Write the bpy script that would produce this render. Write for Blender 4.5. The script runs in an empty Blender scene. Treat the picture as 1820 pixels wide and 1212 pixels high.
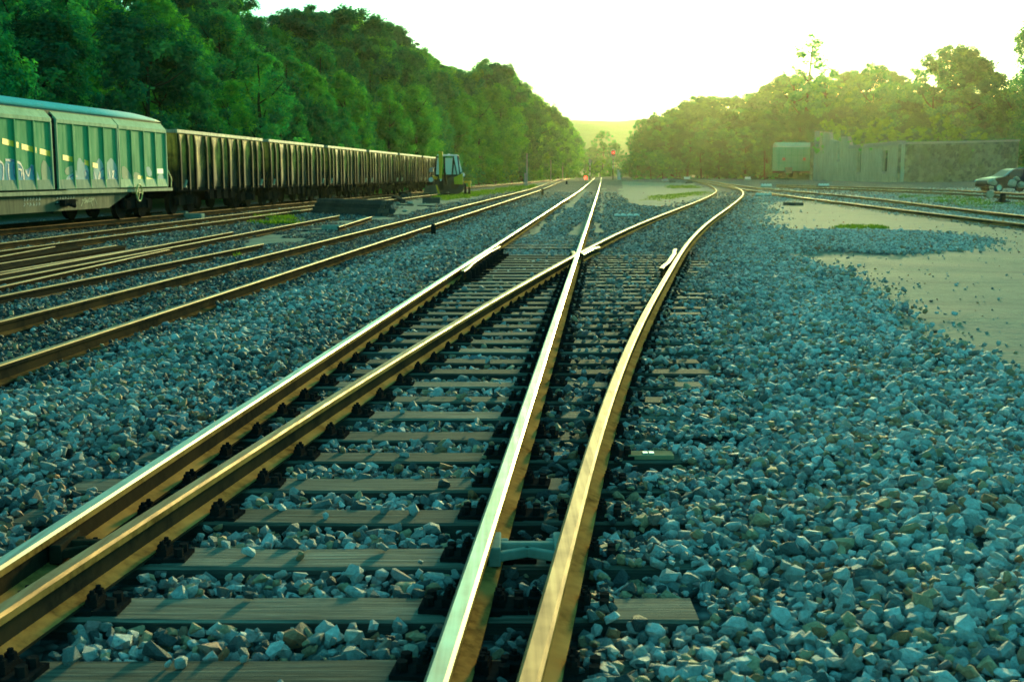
import bpy, bmesh, math, random
import numpy as np
from mathutils import Vector, Matrix
random.seed(7); RNG = np.random.default_rng(11)
PI = math.pi
scene = bpy.context.scene
COL = scene.collection

# ------------------------------------------------------------------ camera model of the photograph
F, CX, CY, HOR, CZ = 2100.0, 910.0, 606.0, 312.0, 1.59
PITCH = math.atan((CY - HOR) / F)
TOP = 0.17                      # rail top above the sleepers' top
TX = 0.0765                     # heading of the main track (dx per dy)

def sstep(a, b, t):
    q = np.clip((np.asarray(t, dtype=float) - a) / (b - a), 0, 1)
    return q * q * (3 - 2 * q)
def edge_o(Y):                  # lateral offset of the left forest's edge
    return -20.8 + 11.5 * sstep(95, 330, Y)
def g0(X, Y):
    return np.maximum(0, np.asarray(Y, dtype=float) - 120) * .004 + .4 * sstep(45, 70, Y) * sstep(18, 30, X)
def hills(X, Y):
    o = X - TX * Y
    d = np.maximum(0, edge_o(Y) - 1.0 - o)
    hl = .46 * d * sstep(0, 6, d); hl = np.minimum(hl, 16 + .06 * d)
    dr = np.maximum(0, o - 30)
    hr = np.minimum(.3 * dr, 13 + .03 * dr) * sstep(240, 300, Y)
    return hl + hr
def G(X, Y): return g0(X, Y) + hills(X, Y)

def ray(x, y):
    u = (x - CX) / F; v = (CY - y) / F
    return (u, math.cos(PITCH) + v * math.sin(PITCH), -math.sin(PITCH) + v * math.cos(PITCH))
def gp(x, y, h=0.0):            # the point where a sight line meets the ground raised by h
    dx, dy, dz = ray(x, y); t = 1.5
    while t < 1400:
        if CZ + dz * t < h + float(g0(dx * t, dy * t)): break
        t *= 1.003
    return np.array([dx * t, dy * t, CZ + dz * t])
def pix(X, Y, Z):
    c, s = math.cos(PITCH), math.sin(PITCH)
    d = Y * c - (Z - CZ) * s; up = Y * s + (Z - CZ) * c
    return CX + F * X / d, CY - F * up / d
def ztop(y, Y):                 # height of a point at depth Y seen on image row y
    r = ray(CX, y); return CZ + r[2] / r[1] * Y
def xat(x, Y):
    r = ray(x, HOR); return r[0] / r[1] * Y

# ------------------------------------------------------------------ object helpers
def tag(o, label=None, cat=None, group=None, kind=None):
    if label: o['label'] = label
    if cat: o['category'] = cat
    if group: o['group'] = group
    if kind: o['kind'] = kind
    return o
def empty(name, loc, rz=0.0, label=None, cat=None, group=None):
    o = bpy.data.objects.new(name, None); COL.objects.link(o)
    o.empty_display_size = .3
    o.location = loc; o.rotation_euler = (0, 0, rz)
    return tag(o, label, cat, group)
def copy_tree(o, parent=None):
    c = o.copy(); COL.objects.link(c); c.parent = parent
    for ch in list(o.children): copy_tree(ch, c)
    return c

class MB:
    def __init__(s): s.v = []; s.f = []; s.m = []
    def add(s, vs, fs, mi=0):
        n = len(s.v); s.v.extend([tuple(map(float, p)) for p in vs])
        for f in fs: s.f.append(tuple(i + n for i in f)); s.m.append(mi)
        return s
    def box(s, x0, x1, y0, y1, z0, z1, mi=0, mat=None):
        vs = [(x, y, z) for z in (z0, z1) for y in (y0, y1) for x in (x0, x1)]
        if mat is not None: vs = [mat @ Vector(p) for p in vs]
        return s.add(vs, [(0, 2, 3, 1), (4, 5, 7, 6), (0, 1, 5, 4), (2, 6, 7, 3), (0, 4, 6, 2), (1, 3, 7, 5)], mi)
    def bar(s, p0, p1, w, h, mi=0):
        p0 = Vector(p0); p1 = Vector(p1); d = (p1 - p0); L = d.length; d.normalize()
        up = Vector((0, 0, 1)) if abs(d.z) < .95 else Vector((1, 0, 0))
        r = d.cross(up).normalized(); u = r.cross(d)
        vs = [p + r * a * w / 2 + u * b * h / 2 for p in (p0, p1) for a, b in ((-1, -1), (1, -1), (1, 1), (-1, 1))]
        return s.add(vs, [(3, 2, 1, 0), (4, 5, 6, 7), (0, 1, 5, 4), (1, 2, 6, 5), (2, 3, 7, 6), (3, 0, 4, 7)], mi)
    def tube(s, pts, rad, n=8, mi=0, caps=True):
        pts = [Vector(p) for p in pts]; k = len(pts)
        if not hasattr(rad, '__len__'): rad = [rad] * k
        vs = []
        for i, p in enumerate(pts):
            d = (pts[min(i + 1, k - 1)] - pts[max(i - 1, 0)]).normalized()
            up = Vector((0, 0, 1)) if abs(d.z) < .9 else Vector((1, 0, 0))
            r = d.cross(up).normalized(); u = r.cross(d)
            for j in range(n):
                a = 2 * PI * j / n; vs.append(p + (r * math.cos(a) + u * math.sin(a)) * rad[i])
        fs = [(i * n + j, i * n + (j + 1) % n, (i + 1) * n + (j + 1) % n, (i + 1) * n + j) for i in range(k - 1) for j in range(n)]
        if caps: fs += [tuple(range(n))[::-1], tuple((k - 1) * n + j for j in range(n))]
        return s.add(vs, fs, mi)
    def prism(s, poly, axis, a, b, mi=0):   # poly: 2-D outline in the plane across the axis, extruded a..b
        def P(p, t):
            return {'x': (t, p[0], p[1]), 'y': (p[0], t, p[1]), 'z': (p[0], p[1], t)}[axis]
        n = len(poly)
        vs = [P(p, a) for p in poly] + [P(p, b) for p in poly]
        fs = [tuple(range(n))[::-1], tuple(range(n, 2 * n))] + [(i, (i + 1) % n, n + (i + 1) % n, n + i) for i in range(n)]
        return s.add(vs, fs, mi)
    def mesh(s, name, mats, smooth=False):
        me = bpy.data.meshes.new(name); me.from_pydata(s.v, [], s.f); 
        for m in (mats if isinstance(mats, (list, tuple)) else [mats]): me.materials.append(m)
        if any(s.m): me.polygons.foreach_set('material_index', s.m)
        bm = bmesh.new(); bm.from_mesh(me); bmesh.ops.recalc_face_normals(bm, faces=bm.faces); bm.to_mesh(me); bm.free()
        if smooth: me.polygons.foreach_set('use_smooth', [True] * len(me.polygons))
        return me
    def build(s, name, mats, parent=None, smooth=False, bevel=0, loc=None):
        o = bpy.data.objects.new(name, s.mesh(name, mats, smooth)); COL.objects.link(o); o.parent = parent
        if loc is not None: o.location = loc
        if bevel:
            b = o.modifiers.new('bevel', 'BEVEL'); b.width = bevel; b.segments = 2; b.limit_method = 'ANGLE'; b.angle_limit = math.radians(40)
        return o

# ------------------------------------------------------------------ materials
class NT:
    def __init__(s, name):
        s.mat = bpy.data.materials.new(name); s.mat.use_nodes = True
        s.t = s.mat.node_tree; s.t.nodes.clear()
        s.out = s.n('ShaderNodeOutputMaterial')
    def n(s, typ, **kw):
        nd = s.t.nodes.new(typ)
        for k, v in kw.items():
            if k.startswith('i_'):
                key = k[2:]; nd.inputs[int(key) if key.isdigit() else key.replace('_', ' ')].default_value = v
            else: setattr(nd, k, v)
        return nd
    def l(s, a, b): s.t.links.new(a, b)
    def noise(s, scale, detail=4, rough=.55, vec=None, stretch=None, coord='Object'):
        tc = s.n('ShaderNodeTexCoord'); src = tc.outputs[coord] if vec is None else vec
        if stretch:
            mp = s.n('ShaderNodeMapping'); mp.inputs['Scale'].default_value = stretch; s.l(src, mp.inputs['Vector']); src = mp.outputs[0]
        nz = s.n('ShaderNodeTexNoise'); nz.inputs['Scale'].default_value = scale; nz.inputs['Detail'].default_value = detail; nz.inputs['Roughness'].default_value = rough
        s.l(src, nz.inputs['Vector']); return nz.outputs['Fac']
    def ramp(s, fac, stops):
        r = s.n('ShaderNodeValToRGB'); e = r.color_ramp.elements
        while len(e) < len(stops): e.new(.5)
        for k, (p, c) in enumerate(stops):
            e[k].position = p; e[k].color = (c[0], c[1], c[2], 1) if hasattr(c, '__len__') else (c, c, c, 1)
        s.l(fac, r.inputs[0]); return r.outputs[0]
    def mix(s, fac, a, b, mode='MIX'):
        m = s.n('ShaderNodeMix', data_type='RGBA', blend_type=mode)
        if hasattr(fac, 'is_output'): s.l(fac, m.inputs[0])
        else: m.inputs[0].default_value = fac
        for k, v in ((6, a), (7, b)):
            if hasattr(v, 'is_output'): s.l(v, m.inputs[k])
            else: m.inputs[k].default_value = (*v, 1)
        return m.outputs[2]
    def math(s, op, a, b=None):
        m = s.n('ShaderNodeMath', operation=op)
        for k, v in ((0, a), (1, b)):
            if v is None: continue
            if hasattr(v, 'is_output'): s.l(v, m.inputs[k])
            else: m.inputs[k].default_value = v
        return m.outputs[0]
    def pbr(s, color, rough=.7, metal=0., bump=None, strength=.4, dist=.02, spec=.5):
        p = s.n('ShaderNodeBsdfPrincipled')
        for k, v in (('Base Color', color), ('Roughness', rough), ('Metallic', metal)):
            if hasattr(v, 'is_output'): s.l(v, p.inputs[k])
            else: p.inputs[k].default_value = (*v, 1) if hasattr(v, '__len__') else v
        p.inputs['Specular IOR Level'].default_value = spec
        if bump is not None:
            b = s.n('ShaderNodeBump'); b.inputs['Strength'].default_value = strength; b.inputs['Distance'].default_value = dist
            s.l(bump, b.inputs['Height']); s.l(b.outputs[0], p.inputs['Normal'])
        s.l(p.outputs[0], s.out.inputs['Surface']); return s.mat

def mat_plain(name, a, b, scale=6, rough=.6, metal=0., bump=.2, stretch=None, dist=.01, spec=.5, thr=(.35, .65)):
    t = NT(name); nz = t.noise(scale, 6, .6, stretch=stretch); big = t.noise(scale * .23, 3, .5, stretch=stretch)
    f = t.math('ADD', t.math('MULTIPLY', nz, .6), t.math('MULTIPLY', big, .4))
    return t.pbr(t.ramp(f, [(thr[0], a), (thr[1], b)]), rough, metal, nz, bump, dist, spec)

M = {}
def mat_shiny(name, a, b, r0, r1):
    t = NT(name); nz = t.noise(30, 4, .6, stretch=(1, .02, 1)); n2 = t.noise(5, 5, .6)
    f = t.math('ADD', t.math('MULTIPLY', nz, .6), t.math('MULTIPLY', n2, .4))
    return t.pbr(t.ramp(f, [(.35, a), (.62, b)]), t.ramp(f, [(.35, r1), (.65, r0)]), .9, n2, .06, .01)
M['rail_bright'] = mat_shiny('rail_bright', (.27, .195, .14), (.52, .39, .29), .28, .46)
M['rail_worn'] = mat_shiny('rail_worn', (.14, .06, .02), (.32, .16, .06), .5, .7)
M['rail_dull'] = mat_shiny('rail_dull', (.16, .075, .022), (.36, .19, .065), .45, .62)
def mat_rust(name, a, b, c):
    t = NT(name); nz = t.noise(18, 8, .65); n2 = t.noise(2.2, 4, .6)
    col = t.mix(t.ramp(n2, [(.4, 0), (.62, 1)]), t.ramp(nz, [(.3, a), (.65, b)]), c)
    return t.pbr(col, .75, 0, nz, .35, .006, .0)
M['rail_side'] = mat_rust('rail_side', (.016, .014, .012), (.04, .03, .02), (.06, .038, .02))
M['rail_foot'] = mat_rust('rail_foot', (.10, .045, .015), (.38, .18, .05), (.46, .22, .065))
M['rail_grime'] = mat_rust('rail_grime', (.03, .018, .01), (.10, .055, .022), (.16, .08, .03))
M['rust_dark'] = mat_rust('rust_dark', (.02, .016, .014), (.05, .035, .024), (.04, .028, .018))
M['rust_orange'] = mat_rust('rust_orange', (.16, .08, .04), (.30, .15, .06), (.22, .12, .06))
M['iron_black'] = mat_plain('iron_black', (.009, .009, .010), (.022, .02, .019), 25, .75, .0, .3, spec=.0)
def mat_wood(name, a, b, c, ax='x', spec=0.):
    t = NT(name); st = {'x': (.6, 14, 14), 'y': (14, .6, 14)}[ax]
    g = t.noise(3.2, 8, .7, stretch=st); n2 = t.noise(1.3, 4, .6); cr = t.noise(5, 4, .6, stretch={'x': (.25, 20, 3), 'y': (20, .25, 3)}[ax])
    oi = t.n('ShaderNodeObjectInfo')
    col = t.ramp(g, [(.28, a), (.5, b), (.72, c)])
    col = t.mix(t.ramp(cr, [(.33, .8), (.41, 0)]), col, (.03, .026, .02))
    col = t.mix(t.ramp(n2, [(.35, .0), (.75, .5)]), col, (.16, .15, .125))
    col = t.mix(1.0, col, t.ramp(oi.outputs['Random'], [(0, .6), (1, 1.15)]), 'MULTIPLY')
    return t.pbr(col, .9, 0, g, .8, .012, spec)
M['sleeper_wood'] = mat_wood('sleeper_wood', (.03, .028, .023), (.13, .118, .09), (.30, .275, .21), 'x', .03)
M['sleeper_side_shade'] = mat_wood('sleeper_side_shade', (.012, .013, .013), (.04, .04, .037), (.075, .07, .06))  # front and back faces: shadow of the ballast gaps put into darker wood
M['timber_dark'] = mat_wood('timber_dark', (.015, .016, .016), (.05, .052, .05), (.10, .10, .09))
M['pale_stone'] = mat_plain('pale_stone', (.5, .48, .44), (.75, .73, .7), 12, .8)
M['concrete'] = mat_plain('concrete', (.18, .21, .17), (.30, .33, .28), 14, .9, 0, .3, spec=0)
M['white_paint'] = mat_plain('white_paint', (.78, .76, .72), (.9, .88, .84), 5, .6)
M['wood_tag'] = mat_plain('wood_tag', (.20, .15, .08), (.32, .25, .14), 9, .9, spec=0)

# stones: colour by a per-stone value
t = NT('ballast_stone')
at = t.n('ShaderNodeAttribute', attribute_name='tint', attribute_type='INSTANCER')
nz = t.noise(2.2, 6, .7); n2 = t.noise(9, 4, .6)
base = t.ramp(at.outputs['Fac'], [(0, (.07, .075, .08)), (.16, (.20, .205, .195)), (.34, (.40, .40, .38)), (.56, (.50, .495, .47)), (.68, (.66, .65, .62)),
                                  (.77, (.78, .76, .72)), (.80, (.46, .26, .14)), (.90, (.64, .42, .25)), (.95, (.50, .18, .08)), (1., (.24, .28, .33))])
col = t.mix(1.0, base, t.ramp(nz, [(.3, .55), (.7, 1.25)]), 'MULTIPLY'); col = t.mix(t.ramp(n2, [(.55, 0), (.75, .5)]), col, (.30, .24, .13))
M['stone'] = t.pbr(col, .75, 0, n2, .6, .15, .3)

# ground: gravel, sand and grass areas from attributes painted on the sheet
t = NT('yard_ground')
sa = t.n('ShaderNodeAttribute', attribute_name='sand').outputs['Fac']; ga = t.n('ShaderNodeAttribute', attribute_name='grass').outputs['Fac']
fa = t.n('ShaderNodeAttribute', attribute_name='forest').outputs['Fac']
vo = t.n('ShaderNodeTexVoronoi'); vo.inputs['Scale'].default_value = 16; tc = t.n('ShaderNodeTexCoord'); t.l(tc.outputs['Object'], vo.inputs['Vector'])
nA = t.noise(3, 6, .65); nB = t.noise(45, 4, .7); nC = t.noise(.5, 4, .6)
vsep = t.n('ShaderNodeSeparateColor'); t.l(vo.outputs['Color'], vsep.inputs[0])
gravel = t.mix(t.ramp(vo.outputs['Distance'], [(.15, 0), (.75, .85)]), t.ramp(vsep.outputs[0], [(0, (.08, .082, .08)), (.55, (.20, .202, .19)), (.85, (.34, .34, .33)), (1, (.36, .29, .17))]), (.035, .034, .032))
gravel = t.mix(1.0, gravel, t.ramp(nC, [(.3, .7), (.7, 1.15)]), 'MULTIPLY')
sand = t.mix(t.ramp(nA, [(.3, 0), (.75, 1)]), (.26, .285, .20), (.16, .185, .14))
sand = t.mix(t.ramp(nB, [(.50, 0), (.66, .75)]), sand, (.13, .125, .10)); nE = t.noise(11, 5, .75); sand = t.mix(t.ramp(nE, [(.5, 0), (.68, .55)]), sand, (.12, .125, .09))
sand = t.mix(t.ramp(nC, [(.4, 0), (.65, .75)]), sand, (.20, .19, .15)); nD = t.noise(1.1, 5, .7, stretch=(.35, 1.6, 1)); sand = t.mix(t.ramp(nD, [(.52, 0), (.66, .6)]), sand, (.13, .125, .105))
sf = t.math('ADD', sa, t.math('MULTIPLY', t.math('SUBTRACT', nA, .5), 1.5))
col = t.mix(t.ramp(sf, [(.42, 0), (.58, 1)]), gravel, sand)
gf = t.math('ADD', ga, t.math('MULTIPLY', t.math('SUBTRACT', nB, .5), 1.2))
col = t.mix(t.ramp(gf, [(.45, 0), (.6, .9)]), col, t.ramp(nA, [(.3, (.06, .11, .02)), (.7, (.17, .21, .035))]))
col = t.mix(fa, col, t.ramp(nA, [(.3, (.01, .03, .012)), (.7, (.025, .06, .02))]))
bh = t.math('ADD', t.math('MULTIPLY', t.math('SUBTRACT', 1.0, vo.outputs['Distance']), t.math('SUBTRACT', 1.0, t.math('MULTIPLY', sa, .8))), t.math('MULTIPLY', nA, .6))
M['ground'] = t.pbr(col, .9, 0, bh, .7, .04, .008)

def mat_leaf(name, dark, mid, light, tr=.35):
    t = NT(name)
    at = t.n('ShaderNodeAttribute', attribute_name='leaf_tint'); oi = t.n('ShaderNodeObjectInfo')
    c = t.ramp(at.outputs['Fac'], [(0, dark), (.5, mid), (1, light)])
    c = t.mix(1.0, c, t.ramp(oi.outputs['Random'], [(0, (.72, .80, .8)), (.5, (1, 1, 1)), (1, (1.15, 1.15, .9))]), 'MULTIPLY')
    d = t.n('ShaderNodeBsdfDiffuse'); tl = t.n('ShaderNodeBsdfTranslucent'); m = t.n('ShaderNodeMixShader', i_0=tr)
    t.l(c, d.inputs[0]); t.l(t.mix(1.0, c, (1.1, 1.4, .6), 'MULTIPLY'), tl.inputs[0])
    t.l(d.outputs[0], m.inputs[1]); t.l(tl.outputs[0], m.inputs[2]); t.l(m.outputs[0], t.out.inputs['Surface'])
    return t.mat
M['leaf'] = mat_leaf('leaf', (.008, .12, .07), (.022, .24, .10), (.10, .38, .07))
M['leaf_dark'] = mat_leaf('leaf_dark', (.006, .08, .05), (.016, .15, .07), (.06, .26, .06), .2)
M['leaf_bright'] = mat_leaf('leaf_bright', (.03, .18, .025), (.07, .30, .03), (.13, .40, .04))
M['leaf_mid'] = mat_leaf('leaf_mid', (.03, .18, .05), (.07, .31, .06), (.18, .46, .05))
M['grass_blade'] = mat_leaf('grass_blade', (.05, .11, .015), (.10, .16, .02), (.18, .21, .03))
M['bark'] = mat_plain('bark', (.010, .022, .014), (.03, .05, .03), 8, .9, 0, .5, (4, 4, .6), spec=0)
t = NT('far_hill'); nz = t.noise(.02, 6, .7); n2 = t.noise(.2, 5, .7)
M['hill'] = t.pbr(t.mix(t.ramp(n2, [(.35, 0), (.65, .6)]), t.ramp(nz, [(.35, (.035, .065, .02)), (.65, (.08, .11, .035))]), (.03, .05, .015)), .95, 0, n2, .6, 3.)

# wagon paints
def mat_paint(name, a, b, dirt, rough=.42, scale=1.5, damt=.55, metal=0., spec=.22, splash=None, blot=0.):
    t = NT(name); n1 = t.noise(scale, 5, .6); st = t.noise(3.5, 5, .65, stretch=(3, 3, .25)); fn = t.noise(30, 5, .7)
    c = t.ramp(n1, [(.3, a), (.7, b)])
    c = t.mix(t.math('MULTIPLY', t.ramp(st, [(.45, 0), (.75, 1)]), damt), c, dirt)
    c = t.mix(t.ramp(fn, [(.6, 0), (.75, .5)]), c, dirt)
    if blot:                                  # worn-through patches of paint
        n6 = t.noise(1.15, 7, .75, stretch=(1, 1, .55)); c = t.mix(t.math('MULTIPLY', t.ramp(n6, [(.47, 0), (.56, 1)]), blot), c, dirt)
    if splash:                                # coal dust and road dirt splashed up the lower part of the sides
        tc = t.n('ShaderNodeTexCoord'); sx = t.n('ShaderNodeSeparateXYZ'); t.l(tc.outputs['Object'], sx.inputs[0])
        n5 = t.noise(1.6, 5, .7, stretch=(1, 1, .3)); hh = t.math('ADD', sx.outputs[2], t.math('MULTIPLY', t.math('SUBTRACT', n5, .5), -2.4))
        mr = t.n('ShaderNodeMapRange'); mr.inputs[1].default_value = splash[0]; mr.inputs[2].default_value = splash[1]; mr.inputs[3].default_value = .92; mr.inputs[4].default_value = 0.; t.l(hh, mr.inputs[0])
        c = t.mix(mr.outputs[0], c, dirt)
    return t.pbr(c, t.ramp(st, [(.3, rough), (.7, min(1, rough + .25))]), metal, fn, .15, .004, spec)
M['wagon_green'] = mat_paint('wagon_green', (.04, .28, .12), (.07, .35, .16), (.02, .11, .06), .6, 1.5, .4, 0., .04)
M['wagon_light'] = mat_paint('wagon_light', (.10, .33, .18), (.14, .40, .22), (.07, .2, .11), .6, 1.5, .4, 0., .0)
M['wagon_strip'] = mat_paint('wagon_strip', (.20, .25, .17), (.30, .33, .24), (.07, .13, .12), .6, 2.5, .6, 0., .03)
M['wagon_pale'] = mat_paint('wagon_pale', (.32, .42, .25), (.40, .50, .31), (.15, .19, .12), .6, 1.5, .5, 0., .05)
M['wagon_roof'] = mat_paint('wagon_roof', (.55, .64, .5), (.68, .76, .62), (.25, .32, .25), .8)
M['wagon_sill'] = mat_paint('wagon_sill', (.20, .22, .15), (.30, .31, .2), (.07, .07, .05), .6, 1.5, .5, 0., .08)
M['wagon_under'] = mat_paint('wagon_under', (.05, .07, .05), (.10, .11, .07), (.02, .02, .018), .6, 1.5, .5, 0., .05)
M['coal_black'] = mat_paint('coal_black', (.46, .18, .03), (.95, .45, .08), (.016, .013, .011), .55, 2.2, .85, 0., .12, (1.4, 2.2), .85)
M['coal_rib'] = mat_paint('coal_rib', (.03, .024, .014), (.10, .065, .02), (.010, .010, .010), .6, 2.2, .7, 0., .03, (1.5, 2.3))
M['coal_rim'] = mat_paint('coal_rim', (.30, .25, .17), (.44, .38, .27), (.12, .09, .06), .55)
M['yellow'] = mat_plain('yellow_paint', (.88, .42, .0), (.95, .5, .0), 9, .5)
M['yellow_faded'] = mat_plain('yellow_faded', (.45, .36, .08), (.58, .5, .2), 9, .6)
M['graf_white'] = mat_plain('graffiti_white', (.32, .38, .36), (.50, .55, .52), 3, .7, spec=.05)
M['graf_blue'] = mat_plain('graffiti_blue', (.03, .08, .20), (.07, .16, .34), 7, .5)
M['graf_sky'] = mat_plain('graffiti_sky', (.11, .28, .38), (.20, .38, .46), 3, .7, spec=.05)
M['graf_tan'] = mat_plain('graffiti_tan', (.34, .32, .2), (.46, .42, .28), 3, .7, spec=.05)
M['tyre'] = mat_plain('tyre_rubber', (.012, .012, .013), (.03, .03, .03), 20, .8)
M['digger_yellow'] = mat_paint('digger_yellow', (.9, .36, .006), (.95, .42, .008), (.4, .2, .03), .45)
M['car_paint'] = mat_plain('car_paint', (.003, .008, .016), (.005, .011, .02), 3, .35, 0, 0, spec=.12)
M['silver'] = mat_plain('silver_trim', (.5, .5, .5), (.6, .6, .6), 10, .25, .9, 0)
t = NT('window_glass'); p = t.n('ShaderNodeBsdfPrincipled'); p.inputs['Base Color'].default_value = (.62, .66, .6, 1); p.inputs['Roughness'].default_value = .08; p.inputs['Specular IOR Level'].default_value = .9; t.l(p.outputs[0], t.out.inputs[0]); M['glass'] = t.mat
t = NT('dark_glass'); p = t.n('ShaderNodeBsdfPrincipled'); p.inputs['Base Color'].default_value = (.012, .018, .022, 1); p.inputs['Roughness'].default_value = .06; t.l(p.outputs[0], t.out.inputs[0]); M['glass_dark'] = t.mat
def mat_emit(name, c, s):
    t = NT(name); e = t.n('ShaderNodeEmission'); e.inputs[0].default_value = (*c, 1); e.inputs[1].default_value = s; t.l(e.outputs[0], t.out.inputs[0]); return t.mat
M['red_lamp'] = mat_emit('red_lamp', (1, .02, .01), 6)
M['red_paint'] = mat_plain('red_paint', (.65, .02, .01), (.8, .03, .015), 9, .4)
M['brick_red'] = mat_plain('roof_tile', (.28, .08, .04), (.4, .14, .07), 5, .8)
M['grey_metal'] = mat_plain('grey_metal', (.22, .23, .23), (.34, .35, .35), 9, .5, .3)
t = NT('render_wall'); n1 = t.noise(.5, 6, .65, stretch=(1, 1, .3)); n2 = t.noise(2.2, 7, .7, stretch=(2.5, 2.5, .3)); n3 = t.noise(9, 6, .7)
c = t.mix(t.ramp(n2, [(.38, 0), (.7, .8)]), t.ramp(n1, [(.3, (.28, .33, .23)), (.7, (.40, .45, .32))]), (.13, .16, .11))
M['render_wall'] = t.pbr(c, .9, 0, n3, .5, .03, 0)
t = NT('rubble_wall'); vo = t.n('ShaderNodeTexVoronoi', feature='DISTANCE_TO_EDGE'); v2 = t.n('ShaderNodeTexVoronoi')
nw = t.noise(2.5, 3, .5); tc = t.n('ShaderNodeTexCoord'); mp = t.n('ShaderNodeMapping'); mp.inputs['Scale'].default_value = (1, 1, 1.5); t.l(tc.outputs['Object'], mp.inputs[0])
ad = t.n('ShaderNodeVectorMath', operation='ADD'); t.l(mp.outputs[0], ad.inputs[0]); t.l(nw, ad.inputs[1])
for v in (vo, v2): v.inputs['Scale'].default_value = 1.15; t.l(ad.outputs[0], v.inputs['Vector'])
sp = t.n('ShaderNodeSeparateColor'); t.l(v2.outputs['Color'], sp.inputs[0]); n3 = t.noise(6, 6, .7); n4 = t.noise(.35, 4, .6)
c = t.mix(1.0, t.ramp(sp.outputs[0], [(0, (.03, .05, .045)), (.5, (.075, .11, .09)), (1, (.16, .21, .16))]), t.ramp(n3, [(.3, .55), (.7, 1.25)]), 'MULTIPLY')
c = t.mix(t.ramp(vo.outputs['Distance'], [(.0, .8), (.09, 0)]), c, (.12, .16, .12))
c = t.mix(t.ramp(n4, [(.5, 0), (.7, .55)]), c, (.10, .15, .06))
M['rubble_wall'] = t.pbr(c, .9, 0, t.math('ADD', vo.outputs['Distance'], t.math('MULTIPLY', n3, .3)), .8, .12, 0)

# ------------------------------------------------------------------ areas of sand and grass, outlined on the ground
def poly(pts, h=-.04): return np.array([gp(x, y, h)[:2] for x, y in pts])
SAND = [poly(p) for p in (
    [(2600, 900), (1820, 712), (1700, 655), (1612, 600), (1558, 550), (1505, 505), (1450, 478), (1400, 460), (1480, 450), (1600, 455), (1700, 446), (1742, 436), (1740, 426), (1650, 417), (1500, 413), (1345, 412), (1345, 385), (1365, 362), (1420, 352), (1500, 364), (1640, 384), (1820, 408), (2600, 520)],
    [(925, 424), (959, 400), (992, 378), (1014, 356), (1036, 335), (1046, 338), (1020, 365), (985, 388), (958, 416)],
    [(1003, 421), (1036, 391), (1052, 350), (1060, 330), (1055, 355), (1042, 400), (1032, 420)],
    [(1055, 418), (1058, 396), (1072, 394), (1075, 416)], [(1060, 390), (1070, 335), (1074, 335), (1070, 390)],
    [(1107, 323), (1228, 326), (1274, 339), (1260, 354), (1190, 371), (1121, 363), (1100, 345)],
    [(790, 366), (700, 384), (640, 402), (560, 418), (430, 455), (380, 460), (450, 430), (560, 404), (690, 372), (745, 352), (830, 343), (960, 325), (995, 324), (900, 340), (840, 354)])]
GRASS = [poly(p) for p in (
    [(455, 384), (500, 390), (545, 397), (560, 404), (505, 402), (465, 394)], [(840, 342), (900, 333), (955, 328), (950, 334), (890, 343), (850, 350)],
    [(1590, 347), (1700, 350), (1830, 364), (1830, 377), (1740, 371), (1650, 360)], [(1492, 404), (1568, 402), (1560, 410), (1500, 410)],
    [(385, 462), (455, 446), (460, 452), (400, 468)], [(75, 528), (112, 521), (112, 530), (84, 536)], [(1150, 350), (1250, 340), (1255, 346), (1160, 358)],
    [(1190, 330), (1240, 331), (1240, 335), (1190, 335)], [(770, 350), (860, 338), (870, 344), (790, 358)], [(395, 458), (440, 449), (440, 455), (400, 464)])]
def in_poly(P, X, Y):
    r = np.zeros(X.shape, bool); n = len(P); j = n - 1
    for i in range(n):
        xi, yi = P[i]; xj, yj = P[j]
        c = ((yi > Y) != (yj > Y)) & (X < (xj - xi) * (Y - yi) / (yj - yi + 1e-12) + xi)
        r ^= c; j = i
    return r
_h = RNG.random((256, 256))
def vnoise(X, Y):
    xi = np.floor(X).astype(int); yi = np.floor(Y).astype(int); fx = X - xi; fy = Y - yi
    fx = fx * fx * (3 - 2 * fx); fy = fy * fy * (3 - 2 * fy); a = lambda i, j: _h[(xi + i) % 256, (yi + j) % 256]
    return (a(0, 0) * (1 - fx) + a(1, 0) * fx) * (1 - fy) + (a(0, 1) * (1 - fx) + a(1, 1) * fx) * fy
def mask(polys, X, Y, wob=1.0):
    k = np.clip(Y * .018, .12, .8) * wob
    Xp = X + (vnoise(X * 1.3, Y * .5) - .5) * 2 * k + (vnoise(X * 5, Y * 2 + 9) - .5) * k
    Yp = Y + (vnoise(X * 1.1 + 40, Y * .5 + 7) - .5) * 5 * k
    r = np.zeros(X.shape, bool)
    for i, P in enumerate(polys):
        kk = .25 if polys is SAND and 0 < i < 6 else 1.
        r |= in_poly(P, X + (Xp - X) * kk, Y + (Yp - Y) * kk)
    return r

# ------------------------------------------------------------------ rails' paths (top centre line)
def line_o(o0, slope, Y0, Y1, ref=0., step=6.):
    ys = np.arange(Y0, Y1 + step, step); return [(o0 + slope * (y - ref) + TX * y, y) for y in ys]
def smooth_curve(tab, Y0, Y1, step=.6):
    ty = np.array([a for a, b in tab]); to = np.array([b for a, b in tab])
    ys = np.arange(Y0, Y1, .25); o = np.interp(ys, ty, to)
    # repeated averaging with a window growing with depth keeps the near end exact and rounds the far corners
    for _ in range(6):
        o2 = o.copy()
        w = np.maximum(1, (ys * .12 / .25).astype(int))
        cs = np.concatenate([[0], np.cumsum(o)])
        i = np.arange(len(o)); w = np.minimum(w, np.minimum(i, len(o) - 1 - i))
        o2 = (cs[i + w + 1] - cs[i - w]) / (2 * w + 1); o = o2
    out = []; y = Y0
    while y < Y1 - .3:
        out.append((float(np.interp(y, ys, o)) + TX * y, y)); y += max(step, y * .03)
    return out
def track_pts(pixs, h=TOP):
    return [(gp(x, y, h)[1], gp(x, y, h)[0] - TX * gp(x, y, h)[1]) for x, y in pixs]
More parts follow.
